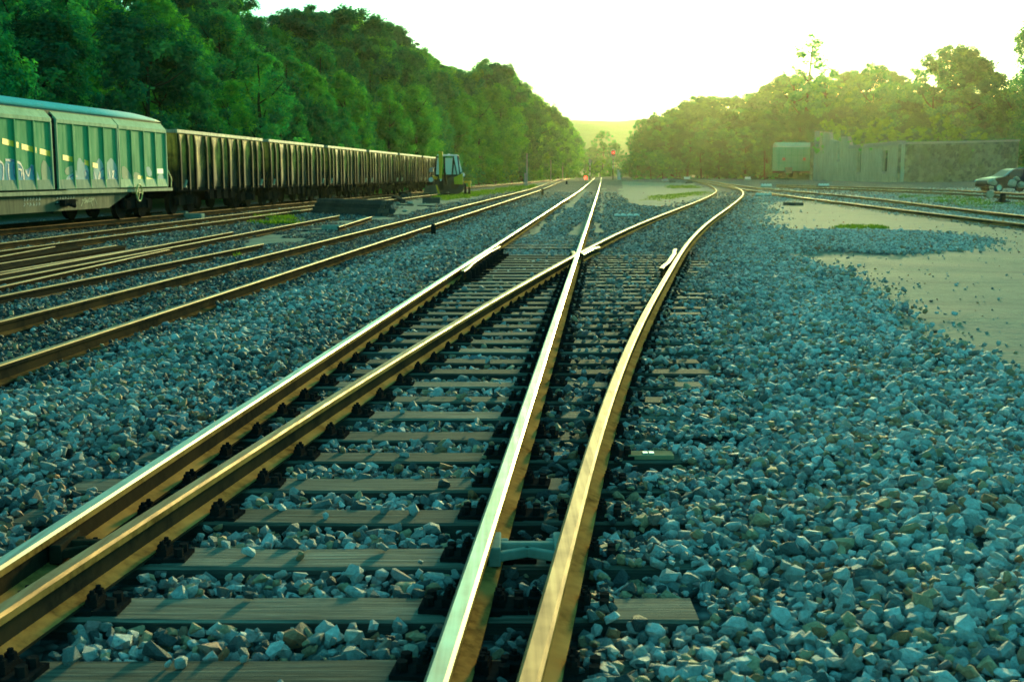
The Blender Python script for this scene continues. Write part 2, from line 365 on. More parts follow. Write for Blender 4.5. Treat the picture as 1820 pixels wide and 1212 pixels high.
A_tab = track_pts([(0, 1004), (306, 807), (500, 674), (856, 450)]); C_tab = track_pts([(770, 1191), (906, 810), (930, 730), (982, 595), (1022, 466)])
OA = float(np.mean([b for a, b in A_tab])); OC = float(np.mean([b for a, b in C_tab]))
B_tab = [(.5, OA + .12)] + sorted(track_pts([(20, 1065), (258, 915.6), (442, 800), (500, 760), (731, 618), (863, 539), (995, 466.5), (1036, 444), (1115, 405), (1190, 376), (1245, 356), (1272, 343.5), (1282, 335), (1261, 327)])) 
D_tab = [(.5, OC + .12)] + sorted(track_pts([(940, 1201), (988, 1031), (1046, 810), (1105, 638), (1154, 539), (1197, 470), (1217, 433), (1258, 393), (1300, 366), (1324, 345), (1324, 334), (1300, 328)]))
B_tab.append((320, B_tab[-1][1] + 2.5)); D_tab.append((320, D_tab[-1][1] + 2.5))
def curve_at(c, y): return float(np.interp(y, [p[1] for p in c], [p[0] for p in c]))
Bc = smooth_curve(B_tab, 1.2, 300); Dc = smooth_curve(D_tab, 1.2, 300)
Ac = line_o(OA, 0, 1.2, 300, step=3); Cc = line_o(OC, 0, 1.2, 300, step=3)
ys = np.arange(5, 40, .02); dd = np.array([curve_at(Bc, y) - curve_at(Cc, y) for y in ys]); YF = float(ys[np.argmin(abs(dd))])    # the frog
Lc = [line_o(-5.93, -.0145, 2, 300, 10), line_o(-4.60, -.0145, 2, 300, 10)]
def t2(o):
    tab = [(5, o[0] + .7), (22, o[0]), (52, o[1]), (75, o[1] - .1), (140, o[1] - .1)]
    return smooth_curve(tab, 8, 118, 1.5)
T2c = [t2((-12.95, -14.3)), t2((-11.75, -12.95))]
def wtrack(o): return smooth_curve([(5, o), (125, o), (230, o + 6.5), (330, o + 8)], 12, 320, 3)
Wc = [wtrack(-17.6), wtrack(-15.9)]
R1c = [smooth_curve(sorted(track_pts([(1820, 398), (1700, 384), (1500, 360), (1345, 340), (1290, 331)])) + [(320, 15.5)], 30, 300, 2),
       smooth_curve(sorted(track_pts([(1820, 384.5), (1700, 369), (1500, 346), (1345, 335)])) + [(320, 17.3)], 30, 300, 2)]
R2c = [[tuple(gp(x, y, .14)[:2]) for x, y in [(1990, 362), (1820, 352), (1700, 344), (1560, 338), (1440, 334), (1380, 331)]],
       [tuple(gp(x, y, .14)[:2]) for x, y in [(1990, 353), (1820, 345), (1700, 338.5), (1560, 334), (1440, 330.5), (1380, 328.5)]]]

def rail(pts, mtop, mside, name, parent, top=TOP, h=.15, w=.07, foot=.14, mfoot=None):
    mfoot = mfoot or ('rail_grime' if mtop == 'rail_dull' else 'rail_foot')
    prof = [(-foot / 2, 0), (-foot / 2, .012), (-.012, .032), (-.009, h - .045), (-w / 2, h - .036), (-w / 2, h - .010), (-w / 2 + .011, h),
            (w / 2 - .011, h), (w / 2, h - .010), (w / 2, h - .036), (.009, h - .045), (.012, .032), (foot / 2, .012), (foot / 2, 0)]
    topseg = {5, 6, 7}; n = len(prof); mb = MB(); vs = []; k = len(pts)
    P = [Vector((p[0], p[1], (p[2] if len(p) > 2 else float(g0(p[0], p[1])) + top) - h)) for p in pts]
    for i, p in enumerate(P):
        d = (P[min(i + 1, k - 1)] - P[max(i - 1, 0)]); d.z = 0; d.normalize(); r = Vector((d.y, -d.x, 0))
        for a, b in prof: vs.append(p + r * a + Vector((0, 0, b)))
    mb.v = [tuple(v) for v in vs]
    for i in range(k - 1):
        for j in range(n):
            mb.f.append((i * n + j, i * n + (j + 1) % n, (i + 1) * n + (j + 1) % n, (i + 1) * n + j)); mb.m.append(1 if j in topseg else 2 if j in (1, 11) else 3 if j in (4, 8) else 0)
    mb.f += [tuple(range(n)), tuple((k - 1) * n + j for j in range(n))[::-1]]; mb.m += [0, 0]
    return mb.build(name, [M[mside], M[mtop], M[mfoot], M['rail_foot' if mfoot == 'rail_foot' else mside]], parent)
def clip(c, y0, y1):
    return [(curve_at(c, y0), y0)] + [p for p in c if y0 + .05 < p[1] < y1 - .05] + [(curve_at(c, y1), y1)]

# turnout -------------------------------------------------------------------------------------------
YJ = YF + 4.2
turn = empty('railway_turnout', (curve_at(Ac, 3), 3, 0), 0, 'wooden sleepered railway turnout filling the foreground, its rails crossing at a steel frog', 'railway turnout')
def P0(o): o.matrix_parent_inverse = Matrix.Translation(-turn.location); return o
P0(rail(clip(Ac, 1.2, YJ), 'rail_bright', 'rail_side', 'stock_rail', turn))
P0(rail(clip(Dc, 1.2, YJ), 'rail_worn', 'rail_side', 'stock_rail', turn))
P0(rail(clip(Cc, 1.2, YJ), 'rail_bright', 'rail_side', 'switch_rail', turn))
bn = clip(Bc, 1.2, YF - .75); e = bn[-1]
bn += [(e[0] + .05, e[1] + .35), (e[0] + .07, e[1] + .75), (e[0] + .075, e[1] + 1.4)]
P0(rail(bn, 'rail_worn', 'rail_side', 'switch_rail', turn, TOP - .003))
P0(rail(clip(Bc, YF + .25, YJ), 'rail_worn', 'rail_side', 'crossing_rail', turn, TOP - .003))
wing = [(curve_at(Cc, YF - .1) + .095, YF - .1), (curve_at(Bc, YF + .7) + .105, YF + .7), (curve_at(Bc, YF + 1.6) + .10, YF + 1.6), (curve_at(Bc, YF + 2.1) + .16, YF + 2.1)]
P0(rail(wing, 'rail_bright', 'rail_side', 'wing_rail', turn, TOP - .006, foot=.09))
for k in range(3):
    y = YF - .6 + k * .6; x = curve_at(Cc, y); P0(MB().box(x - .22, x + .24, y - .13, y + .13, .001, .022 + .001 * k).build('frog_plate', M['rust_dark'], turn, bevel=.004))
chk = [(curve_at(Dc, y) - (.10 if 19 < y < 22 else .14), y) for y in (18.1, 18.6, 19.4, 20.5, 21.6, 22.4, 22.9)]
P0(rail(chk, 'rail_dull', 'rust_dark', 'check_rail', turn, TOP + .015, foot=.06))
chk = [(curve_at(Ac, y) + (.10 if 18.6 < y < 22.6 else .14), y) for y in (17.6, 18.2, 19.2, 20.5, 22, 23.2, 23.8)]
P0(rail(chk, 'rail_dull', 'rust_dark', 'check_rail', turn, TOP + .012, foot=.06))
for k in range(11):
    br = MB(); y = 17.8 + k * .58; x = curve_at(Ac, y); br.box(x + .18, x + .25, y - .09, y + .09, .0, .15); br.bar((x + .24, y, .02), (x + .36, y, .02), .12, .03)
    P0(br.build('check_rail_bracket', M['iron_black'], turn, bevel=.004))
def spacer(ca, cb, y, mat):
    xa = curve_at(ca, y) + .012; xb = curve_at(cb, y) - .012; m = MB()
    m.box(xa, xa + .05, y - .11, y + .11, .045, .125); m.box(xb - .05, xb, y - .11, y + .11, .045, .125)
    m.bar((xa + .03, y + .02, .09), (xb - .03, y + .02, .09), .035, .04)
    m.bar((xa + (xb - xa) * .45, y - .01, .08), (xb - .03, y - .085, .08), .03, .04); m.bar((xa + (xb - xa) * .55, y - .01, .08), (xa + .03, y - .085, .08), .03, .04)
    for xx in (xa + .06, xb - .06): m.tube([(xx - .02, y + .08, .085), (xx + .02, y + .08, .085)], .022, 6)
    P0(m.build('spacer_block', M[mat], turn, bevel=.006))
ysp = gp(925, 975, .09)[1]; spacer(Cc, Dc, ysp, 'concrete'); spacer(Ac, Bc, gp(115, 970, .09)[1], 'rail_side')

# sleepers with their fastenings
def fastening_mesh():
    m = MB(); m.box(-.105, .105, -.085, .085, -.004, .019)
    for s in (-1, 1):
        m.box(s * .094 - .022, s * .094 + .022, -.045, .045, .019, .046)                 # clip
        for yy in (-.03, .03) if s > 0 else (0.0,):
            m.tube([(s * .094, yy, .046), (s * .094, yy, .064)], .02, 6)                 # nut
            m.tube([(s * .094, yy, .064), (s * .094, yy, .078)], .010, 6)
    m2 = m
    m2.box(.105, .20, -.075, .075, -.003, .016); m2.tube([(.165, .035, .016), (.165, .035, .05)], .02, 6); m2.tube([(.165, -.035, .016), (.165, -.035, .05)], .02, 6)
    return m2.mesh('rail_fastening', [M['iron_black']])
FME = fastening_mesh()
s_first = gp(500, 1080, 0.)[1]; dS = .592; SLEEP = []
for k in range(-3, 40):
    y = s_first + k * dS
    if y < 1.6 or y > YF + 2.2: continue
    SLEEP.append(y)
    x0 = curve_at(Ac, y) - .42 + random.uniform(-.12, .08); x1 = curve_at(Dc, y) + .62 + random.uniform(-.12, .1)
    m = MB(); nseg = 10; w = .122 + random.uniform(-.008, .008)
    lean = random.uniform(-.012, .012); zt = random.uniform(-.006, .004)
    for i in range(nseg):
        a = x0 + (x1 - x0) * i / nseg; b = x0 + (x1 - x0) * (i + 1) / nseg
        if i == 0: vs = []
    vs = []
    for i in range(nseg + 1):
        a = x0 + (x1 - x0) * i / nseg; j1 = random.uniform(-.006, .006); j2 = random.uniform(-.006, .006); jz = random.uniform(-.004, .003)
        yc = y + lean * (i / nseg - .5)
        vs += [(a, yc - w + j1, -.16), (a, yc + w + j2, -.16), (a, yc + w + j2, -.012 + zt), (a, yc + w - .01 + j2, zt + jz), (a, yc - w + .01 + j1, zt + jz), (a, yc - w + j1, -.012 + zt)]
    fs = [(i * 6 + j, i * 6 + (j + 1) % 6, (i + 1) * 6 + (j + 1) % 6, (i + 1) * 6 + j) for i in range(nseg) for j in range(6)] + [tuple(range(6)), tuple(nseg * 6 + j for j in range(6))]
    m.add(vs, fs); m.m = [1 if (q < nseg * 6 and q % 6 in (1, 5)) else 0 for q in range(len(fs))]; so = P0(m.build('sleeper', [M['sleeper_wood'], M['sleeper_side_shade']], turn))
    pts = [(curve_at(Ac, y), 1), (curve_at(Cc, y), -1), (curve_at(Dc, y), 1)] + ([(curve_at(Bc, y), 1)] if y < YF - 1.0 else [])
    pts += [(curve_at(Cc, y), 1)] if y < YF - 1 else []
    for kk, (px, sg) in enumerate(pts):
        fo = bpy.data.objects.new('rail_fastening', FME); COL.objects.link(fo); fo.parent = so
        fo.location = Vector((px, y, zt)) - Vector(turn.location) if False else Vector((px, y, zt + .0005 * kk)); fo.rotation_euler = (0, 0, random.uniform(-.06, .06) + (PI if sg < 0 else 0) - .075)

def track(name, curves, y0, y1, mtop, label, cat='railway track', top=TOP, sleepers=None, mside='rail_side'):
    c0 = clip(curves[0], y0, y1); t = empty(name, (c0[0][0], c0[0][1], float(g0(*c0[0]))), 0, label, cat)
    inv = Matrix.Translation(-t.location)
    for c in curves:
        r = rail(clip(c, y0, y1) if c[0][1] < c[-1][1] else c, mtop, mside, 'rail', t, top); r.matrix_parent_inverse = inv
    if sleepers:
        a, b, stp, zt, ov = sleepers; y = a
        while y < b:
            xa = curve_at(curves[0], y) - ov; xb = curve_at(curves[1], y) + ov; g = float(g0(xa, y))
            s = MB().box(xa, xb, y - .12, y + .12, g + zt - .15, g + zt + random.uniform(-.01, .01)).build('sleeper', M['sleeper_wood'], t, bevel=.01); s.matrix_parent_inverse = inv
            y += stp
    return t
track('railway_track', [Ac, Cc], YJ + .012, 300, 'rail_bright', 'straight main railway track running away beyond the frog towards the red signal', sleepers=(YJ + .3, YJ + 6, .6, -.02, .3))
track('railway_track', [Bc, Dc], YJ + .012, 290, 'rail_worn', 'curving branch railway track bending right beyond the frog past the pale sandy island')
track('railway_track', Lc, 3, 290, 'rail_dull', 'railway track of two rusty rails in gravel on the left, beside the short black posts', sleepers=(7, 46, .62, -.012, .35))
track('railway_track', T2c, 8, 110, 'rail_dull',  'dark disused railway track between the wagons and the heap of loose rails', top=.13)
track('railway_track', Wc, 12, 310, 'rail_dull', 'railway track under the green covered wagon and the row of open wagons')
track('railway_track', R1c, 31, 290, 'rail_worn', 'railway track on the right beside the sandy ground, joining the branch far away')
t = empty('railway_track', (R2c[0][2][0], R2c[0][2][1], .5), 0, 'railway track in front of the ruined stone wall and the dark car', 'railway track')
for c in R2c:
    r = rail(c, 'rail_worn', 'rail_side', 'rail', t, .17); r.matrix_parent_inverse = Matrix.Translation(-t.location)

# ------------------------------------------------------------------ ground sheet
def hb(X, Y):                      # top of the ballast above g0
    o = X - TX * Y; oD = np.interp(Y, [p[1] for p in Dc], [p[0] - TX * p[1] for p in Dc]); near = 1 - sstep(24, 40, Y)
    h = np.full(np.shape(X), -.02)
    hump = np.exp(-((o + 3.55) / .62) ** 2) * .13 * (1 - sstep(30, 60, Y))
    inside = sstep(OA - .55, OA - .2, o) * (1 - sstep(.25, .75, o - oD)) * near
    left = sstep(-7.4, -6.6, o) * (1 - sstep(-4.4, -4.0, o)) * .03
    right = sstep(.7, 2.0, o - oD) * (1 - sstep(3.5, 6.0, o - oD)) * .07 * (1 - sstep(30, 60, Y))
    h = h + hump + left + right - inside * (.026 + .022 * sstep(7, 12, Y))
    h = h + (vnoise(X * 1.7, Y * 1.7) - .5) * .06 * (1 - inside) + (vnoise(X * .5 + 5, Y * .5) - .5) * .05 * (1 - inside)
    return h
nr, nc = 330, 360
dd = 7.0 * (1450 / 7.0) ** np.linspace(0, 1, nr); uu = np.sign(np.linspace(-1, 1, nc)) * np.abs(np.linspace(-1, 1, nc)) ** 1.25 * 1.15
D2, U2 = np.meshgrid(dd, uu, indexing='ij'); Yg = D2 - 6.0; Xg = U2 * D2 + .02 * D2
SM = mask(SAND, Xg, Yg).astype(float); GM = mask(GRASS, Xg, Yg).astype(float)
og = Xg - TX * Yg
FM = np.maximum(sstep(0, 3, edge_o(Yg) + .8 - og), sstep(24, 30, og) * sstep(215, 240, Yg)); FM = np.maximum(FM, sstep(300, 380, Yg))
Zg = G(Xg, Yg) + np.where(SM > .5, -.03 + (vnoise(Xg * .8, Yg * .8) - .5) * .04, hb(Xg, Yg) - .035)
gm = bpy.data.meshes.new('ground'); V = np.stack([Xg, Yg, Zg], -1).reshape(-1, 3)
I = np.arange(nr * nc).reshape(nr, nc); Q = np.stack([I[:-1, :-1], I[:-1, 1:], I[1:, 1:], I[1:, :-1]], -1).reshape(-1, 4)
def np_mesh(me, V, Q, mats=()):
    nv = len(V); nf = len(Q); k = Q.shape[1]
    me.vertices.add(nv); me.vertices.foreach_set('co', V.astype(np.float32).ravel())
    me.loops.add(nf * k); me.loops.foreach_set('vertex_index', Q.astype(np.int32).ravel())
    me.polygons.add(nf); me.polygons.foreach_set('loop_start', np.arange(0, nf * k, k, dtype=np.int32))
    for m in mats: me.materials.append(m)
    me.update(calc_edges=True)
def attr(me, name, val, typ='FLOAT', dom='POINT'):
    a = me.attributes.new(name, typ, dom); a.data.foreach_set('vector' if typ == 'FLOAT_VECTOR' else 'value', np.ascontiguousarray(val, dtype=np.int32 if typ == 'INT' else np.float32).ravel())
np_mesh(gm, V, Q, [M['ground']])
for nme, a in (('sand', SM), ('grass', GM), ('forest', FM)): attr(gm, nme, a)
gm.polygons.foreach_set('use_smooth', [True] * len(gm.polygons))
ground = bpy.data.objects.new('ground', gm); COL.objects.link(ground); tag(ground, kind='structure')

# far hills
hx = np.linspace(-1200, 1400, 220); hy = np.linspace(900, 1400, 24); HX, HY = np.meshgrid(hx, hy, indexing='ij')
ridge = 44 + 10 * vnoise(HX * .012, HX * 0 + 3) + 5 * vnoise(HX * .05, HX * 0 + 8) + 2.5 * vnoise(HX * .2, HY * .1) + 25 * np.abs((HX - 100) / 900)
HZ = ridge * np.sin(np.clip((HY - 900) / 300, 0, 1) * PI / 2) + 2 * vnoise(HX * .12, HY * .12)
hm = bpy.data.meshes.new('hills'); I = np.arange(HX.size).reshape(HX.shape)
np_mesh(hm, np.stack([HX, HY, HZ], -1).reshape(-1, 3), np.stack([I[:-1, :-1], I[1:, :-1], I[1:, 1:], I[:-1, 1:]], -1).reshape(-1, 4), [M['hill']])
hm.polygons.foreach_set('use_smooth', [True] * len(hm.polygons))
ho = bpy.data.objects.new('hills', hm); COL.objects.link(ho); tag(ho, kind='structure')

# ------------------------------------------------------------------ ballast: a cloud of points, each carrying one of twelve crushed stones
PLATE = gp(1152, 814, .0)
def scatter():
    out = []
    def zone(y0, y1, sp, zoff, keep, szm):
        ny = int((y1 - y0) / sp)
        rows = y0 + (np.arange(ny) + .5) * sp
        xl = -.46 * (y1 + 1) - .6; xr = .46 * (y1 + 1) + .6
        nx = int((xr - xl) / sp); X, Y = np.meshgrid(xl + (np.arange(nx) + .5) * sp, rows)
        X = X.ravel() + RNG.uniform(-.5, .5, X.size) * sp; Y = Y.ravel() + RNG.uniform(-.5, .5, Y.size) * sp
        ok = (np.abs(X) < .46 * Y + .6) & (RNG.random(X.size) < keep)
        X = X[ok]; Y = Y[ok]; o = X - TX * Y
        lim = edge_o(Y) + 1
        jx = RNG.normal(0, .12 + .008 * Y, X.size); sand = mask(SAND, X + jx, Y + RNG.normal(0, .15 + .015 * Y, X.size)); sand = np.where(o > 3.2, sand, mask(SAND, X, Y)); dxb = RNG.exponential(.16 + .010 * Y, X.size); band = sand & (o > 3.2) & ~mask(SAND, X - dxb, Y - dxb * .5) & (RNG.random(X.size) < .38)
        ok = (o > lim) & (~sand | (RNG.random(X.size) < .010) | band) & ~((o < -12.2) & (RNG.random(X.size) < .35))
        X = X[ok]; Y = Y[ok]; sand = sand[ok]; o = o[ok]; band = band[ok]
        Z = g0(X, Y) + hb(X, Y) + zoff + RNG.uniform(-.012, .014, X.size)
        Z[sand] = g0(X, Y)[sand] - .025
        S = np.minimum(np.exp(RNG.normal(0, .38, X.size)), 1.9) * .0222 * szm; S[sand] *= .55
        S[(o < -4.3)] *= .78
        ok = np.ones(X.size, bool); D = {}
        for c, lm in ((Ac, .10), (Bc, .10), (Cc, .10), (Dc, .10), (Lc[0], .085), (Lc[1], .085), (T2c[0], .08), (T2c[1], .08)):
            cx = np.interp(Y, [p[1] for p in c], [p[0] for p in c]); ok &= np.abs(X - cx) > lm
        ok &= np.hypot(X - PLATE[0], (Y - PLATE[1]) * .8) > .19
        xa = np.interp(Y, [p[1] for p in Ac], [p[0] for p in Ac]); xd = np.interp(Y, [p[1] for p in Dc], [p[0] for p in Dc]); xc = np.interp(Y, [p[1] for p in Cc], [p[0] for p in Cc])
        k = np.round((Y - s_first) / dS); on = (np.abs(Y - (s_first + k * dS)) < .145) & (Y < YF + 2.4)
        inz = (X > xa - .7) & (X < xd + .9)
        rnd = RNG.random(X.size)
        leave = np.where(X > xd + .09, .93, np.where(X > xc, np.clip(.06 + (Y - 5) * .02, .0, .2), np.where(X < xa - .05, .7, .015)))
        ok &= ~(on & inz & (rnd > leave))
        onl = on & inz & ok; Z[onl] = np.maximum(Z[onl], .014 + g0(X, Y)[onl]); S[onl] *= .85
        # sleeper ends poke out of the shoulder here and there
        out_l = on & (X < xa - .2) & (X > xa - .5); out_r = on & (X > xd + .2) & (X < xd + .68)
        kk = (np.abs(k).astype(int) * 7919) % 10
        ok &= ~(out_r & (kk < 5) & (vnoise(X * 6, Y * 2) > .35)); ok &= ~(out_l & (kk > 5) & (vnoise(X * 6, Y * 2) > .4))
        T = np.where(RNG.random(X.size) < .76, RNG.random(X.size) * .74 + .0, .74 + RNG.random(X.size) * .26)
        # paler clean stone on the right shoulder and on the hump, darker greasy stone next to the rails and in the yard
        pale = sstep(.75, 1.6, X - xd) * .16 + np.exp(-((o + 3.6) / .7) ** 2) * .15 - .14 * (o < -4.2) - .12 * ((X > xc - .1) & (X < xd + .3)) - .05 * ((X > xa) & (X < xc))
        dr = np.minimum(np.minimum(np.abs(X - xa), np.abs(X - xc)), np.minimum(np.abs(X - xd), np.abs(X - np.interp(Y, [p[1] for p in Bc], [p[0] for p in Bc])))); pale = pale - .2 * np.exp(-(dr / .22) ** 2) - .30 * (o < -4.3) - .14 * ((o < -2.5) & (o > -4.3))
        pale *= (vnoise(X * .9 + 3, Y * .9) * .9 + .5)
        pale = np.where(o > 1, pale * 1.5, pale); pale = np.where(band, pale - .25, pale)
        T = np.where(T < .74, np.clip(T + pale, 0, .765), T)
        out.append(np.stack([X, Y, Z, S, T], 1)[ok])
    zone(1.5, 9, .050, .0, 1, 1.0); zone(1.5, 9, .058, .026, .75, 1.05); zone(1.5, 9, .075, -.028, 1, 1.1)
    zone(9, 18, .062, .0, 1, 1.1); zone(9, 18, .075, .024, .7, 1.15)
    zone(18, 34, .082, .006, 1, 1.22); zone(18, 34, .11, .02, .7, 1.15)
    zone(34, 60, .135, .0, .95, 1.5); zone(60, 85, .24, .0, .8, 1.9); zone(85, 115, .40, .0, .5, 2.1)
    return np.concatenate(out)
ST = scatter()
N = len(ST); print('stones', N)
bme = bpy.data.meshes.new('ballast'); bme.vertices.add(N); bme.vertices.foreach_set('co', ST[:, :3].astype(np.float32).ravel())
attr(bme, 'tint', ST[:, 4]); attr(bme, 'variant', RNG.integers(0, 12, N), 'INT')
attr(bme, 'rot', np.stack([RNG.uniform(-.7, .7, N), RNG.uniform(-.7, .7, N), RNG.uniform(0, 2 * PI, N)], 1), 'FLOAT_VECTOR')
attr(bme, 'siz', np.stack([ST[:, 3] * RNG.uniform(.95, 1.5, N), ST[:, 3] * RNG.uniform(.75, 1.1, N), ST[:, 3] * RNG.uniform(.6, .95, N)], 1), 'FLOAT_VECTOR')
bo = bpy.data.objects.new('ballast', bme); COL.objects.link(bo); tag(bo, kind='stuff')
ng = bpy.data.node_groups.new('ballast_stones', 'GeometryNodeTree')
ng.interface.new_socket('Geometry', in_out='INPUT', socket_type='NodeSocketGeometry'); ng.interface.new_socket('Geometry', in_out='OUTPUT', socket_type='NodeSocketGeometry')
gn = ng.nodes; gl = ng.links.new
gi = gn.new('NodeGroupInput'); go = gn.new('NodeGroupOutput'); jo = gn.new('GeometryNodeJoinGeometry'); sm = gn.new('GeometryNodeSetMaterial'); sm.inputs['Material'].default_value = M['stone']
for k in range(12):
    pn = gn.new('GeometryNodePoints'); pn.inputs['Count'].default_value = 18 + k % 7
    rv = gn.new('FunctionNodeRandomValue'); rv.data_type = 'FLOAT_VECTOR'; rv.inputs[0].default_value = (-1, -1, -1); rv.inputs[1].default_value = (1, 1, 1); rv.inputs['Seed'].default_value = 31 + k * 7
    vm = gn.new('ShaderNodeVectorMath'); vm.operation = 'NORMALIZE'; gl(rv.outputs[0], vm.inputs[0])
    mx = gn.new('ShaderNodeMix'); mx.data_type = 'VECTOR'; mx.inputs[0].default_value = .35 + .05 * (k % 4); gl(vm.outputs[0], mx.inputs[4]); gl(rv.outputs[0], mx.inputs[5])
    gl(mx.outputs[1], pn.inputs['Position'])
    ch = gn.new('GeometryNodeConvexHull'); gl(pn.outputs[0], ch.inputs[0])
    ss = gn.new('GeometryNodeSetShadeSmooth'); ss.inputs['Shade Smooth'].default_value = False; gl(ch.outputs[0], ss.inputs[0])
    g2i = gn.new('GeometryNodeGeometryToInstance'); gl(ss.outputs[0], g2i.inputs[0]); gl(g2i.outputs[0], jo.inputs[0])
gl(jo.outputs[0], sm.inputs[0])
ip = gn.new('GeometryNodeInstanceOnPoints'); gl(gi.outputs[0], ip.inputs['Points']); gl(sm.outputs[0], ip.inputs['Instance']); ip.inputs['Pick Instance'].default_value = True
for nm, typ, sock in (('variant', 'INT', 'Instance Index'), ('rot', 'FLOAT_VECTOR', 'Rotation'), ('siz', 'FLOAT_VECTOR', 'Scale')):
    na = gn.new('GeometryNodeInputNamedAttribute'); na.data_type = typ; na.inputs['Name'].default_value = nm; gl(na.outputs[0], ip.inputs[sock])
gl(ip.outputs[0], go.inputs[0])
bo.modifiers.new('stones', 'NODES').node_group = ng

# grass blades on the green patches
gv = []; gf = []; gt = []
for P, h in zip(GRASS, [.10, .07, .05, .03, .08, .07, .03, .03, .06, .07]):
    lo = P.min(0); hi = P.max(0); ar = (hi - lo).prod(); n = int(min(9000, ar * 160)); X = RNG.uniform(lo[0], hi[0], n); Y = RNG.uniform(lo[1], hi[1], n)
    ok = mask([P], X, Y) & (vnoise(X * 1.1, Y * .7) > .42)
    for x, y in zip(X[ok], Y[ok]):
        b = len(gv); z = float(g0(x, y)) - .06; hh = h * random.uniform(.4, 1.3) + .05; a = random.uniform(0, 2 * PI); w = .012 + .0006 * y; lx = random.uniform(-.6, .6) * h; ly = random.uniform(-.6, .6) * h
        c, s = math.cos(a) * w, math.sin(a) * w
        gv += [(x - c, y - s, z), (x + c, y + s, z), (x + lx, y + ly, z + hh + .03)]; gf.append((b, b + 1, b + 2)); gt += [random.random()] * 3
me = bpy.data.meshes.new('grass'); np_mesh(me, np.array(gv), np.array(gf), [M['grass_blade']]); attr(me, 'leaf_tint', np.array(gt))
o = bpy.data.objects.new('grass', me); COL.objects.link(o); tag(o, kind='stuff')

# ------------------------------------------------------------------ trees
def crown_mesh(name, mat, kind, seed, H=10., nclump=150, nleaf=90, leaf=.17):
    r = np.random.default_rng(seed); vs = []; tint = []
    cl = []
    # limbs split the crown into a few large masses first, then clumps round each mass
    if kind == 'oval': env = lambda t: .30 * math.sin(PI * min(1, (t * .93 + .05)) ** .75) ** .8; z0 = .06
    elif kind == 'cone': env = lambda t: .27 * (1 - t) ** .62 * min(1, .45 + t * 4) + .015; z0 = .05
    elif kind == 'broad': env = lambda t: .40 * math.sin(PI * (t * .9 + .08)) ** .6; z0 = .07
    elif kind == 'feather': env = lambda t: .19 * math.sin(PI * (t * .9 + .08)) ** .7 * (.6 + .4 * math.sin(t * 23)); z0 = .22
    else: env = lambda t: .55 * math.sqrt(max(0, 1 - (t * .95) ** 2)); z0 = .0
    masses = []
    for k in range(20):
        t = r.random() ** .9; a = r.uniform(0, 2 * PI); q = r.uniform(.35, .95) * env(t)
        masses.append((q * math.cos(a), q * math.sin(a), z0 + (1 - z0) * t * .94, r.uniform(.07, .13)))
    for k in range(nclump):
        if k % 3:
            m = masses[r.integers(len(masses))]; d = r.normal(size=3); d /= np.linalg.norm(d); q = m[3] * r.uniform(.55, 1.05)
            c = np.array([m[0] + d[0] * q, m[1] + d[1] * q, m[2] + d[2] * q * .9])
            c[2] = np.clip(c[2], z0, 1.0)
            e = env(np.clip((c[2] - z0) / (1 - z0), 0, 1)) * 1.15 + .02; rr = math.hypot(c[0], c[1])
            if rr > e: c[:2] *= e / rr
        else:
            t = r.random(); a = r.uniform(0, 2 * PI); q = (r.uniform(.5, 1.05) ** .7) * env(t); c = np.array([q * math.cos(a), q * math.sin(a), z0 + (1 - z0) * t])
        cl.append((c, r.uniform(.026, .058) * (1.25 if kind == 'bush' else 1), r.normal(.5, .16)))
    allc = []; alln = []; allt = []
    for c, s, tn in cl:
        p = r.normal(size=(nleaf, 3)); p /= np.linalg.norm(p, axis=1)[:, None]; p *= (r.random(nleaf) ** .45)[:, None] * s; p[:, 2] *= .8
        if kind in ('cone', 'oval'): p[:, 2] *= 1.35
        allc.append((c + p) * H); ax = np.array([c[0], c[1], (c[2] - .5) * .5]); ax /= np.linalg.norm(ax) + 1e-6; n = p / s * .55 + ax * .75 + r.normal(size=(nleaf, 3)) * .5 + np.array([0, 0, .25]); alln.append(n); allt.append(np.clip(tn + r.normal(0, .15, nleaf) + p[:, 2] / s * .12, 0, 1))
    Cn = np.concatenate(allc); Nn = np.concatenate(alln); Nn /= np.linalg.norm(Nn, axis=1)[:, None]; Tn = np.concatenate(allt)
    a = np.cross(Nn, r.normal(size=Nn.shape)); a /= np.linalg.norm(a, axis=1)[:, None]; b = np.cross(Nn, a)
    L = (leaf * np.exp(r.normal(0, .3, len(Cn))))[:, None]
    V = np.stack([Cn - a * L * .5, Cn + b * L * .32, Cn + a * L * .6, Cn - b * L * .32], 1).reshape(-1, 3); V[:, 2] = np.maximum(V[:, 2], .02)
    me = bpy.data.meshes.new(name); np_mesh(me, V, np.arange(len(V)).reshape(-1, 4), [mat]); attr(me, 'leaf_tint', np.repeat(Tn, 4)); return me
def trunk_mesh(kind, seed, H=10.):
    rr = random.Random(seed); m = MB(); hgt = {'cone': .9, 'oval': .82, 'broad': .7, 'feather': .92}.get(kind, .5) * H
    pts = [(0, 0, -.4)]; x = y = 0
    for k in range(1, 8):
        x += rr.uniform(-.12, .12); y += rr.uniform(-.12, .12); pts.append((x, y, hgt * k / 7))
    m.tube(pts, [.17 * (1 - i / 8.2) + .012 for i in range(8)], 8)
    for k in range(9):
        i = rr.randint(2, 6); p = Vector(pts[i]); a = rr.uniform(0, 2 * PI); L = {'broad': 2.8, 'feather': 1.3}.get(kind, 1.8) * rr.uniform(.6, 1.1); u = rr.uniform(.4, 1.0)
        q = p + Vector((math.cos(a) * L * .5, math.sin(a) * L * .5, u * L * .35)); e = p + Vector((math.cos(a) * L, math.sin(a) * L, u * L))
        m.tube([p, q, e], [.06, .04, .012], 5)
    return m.mesh('trunk', [M['bark']], True)
KIND = {}
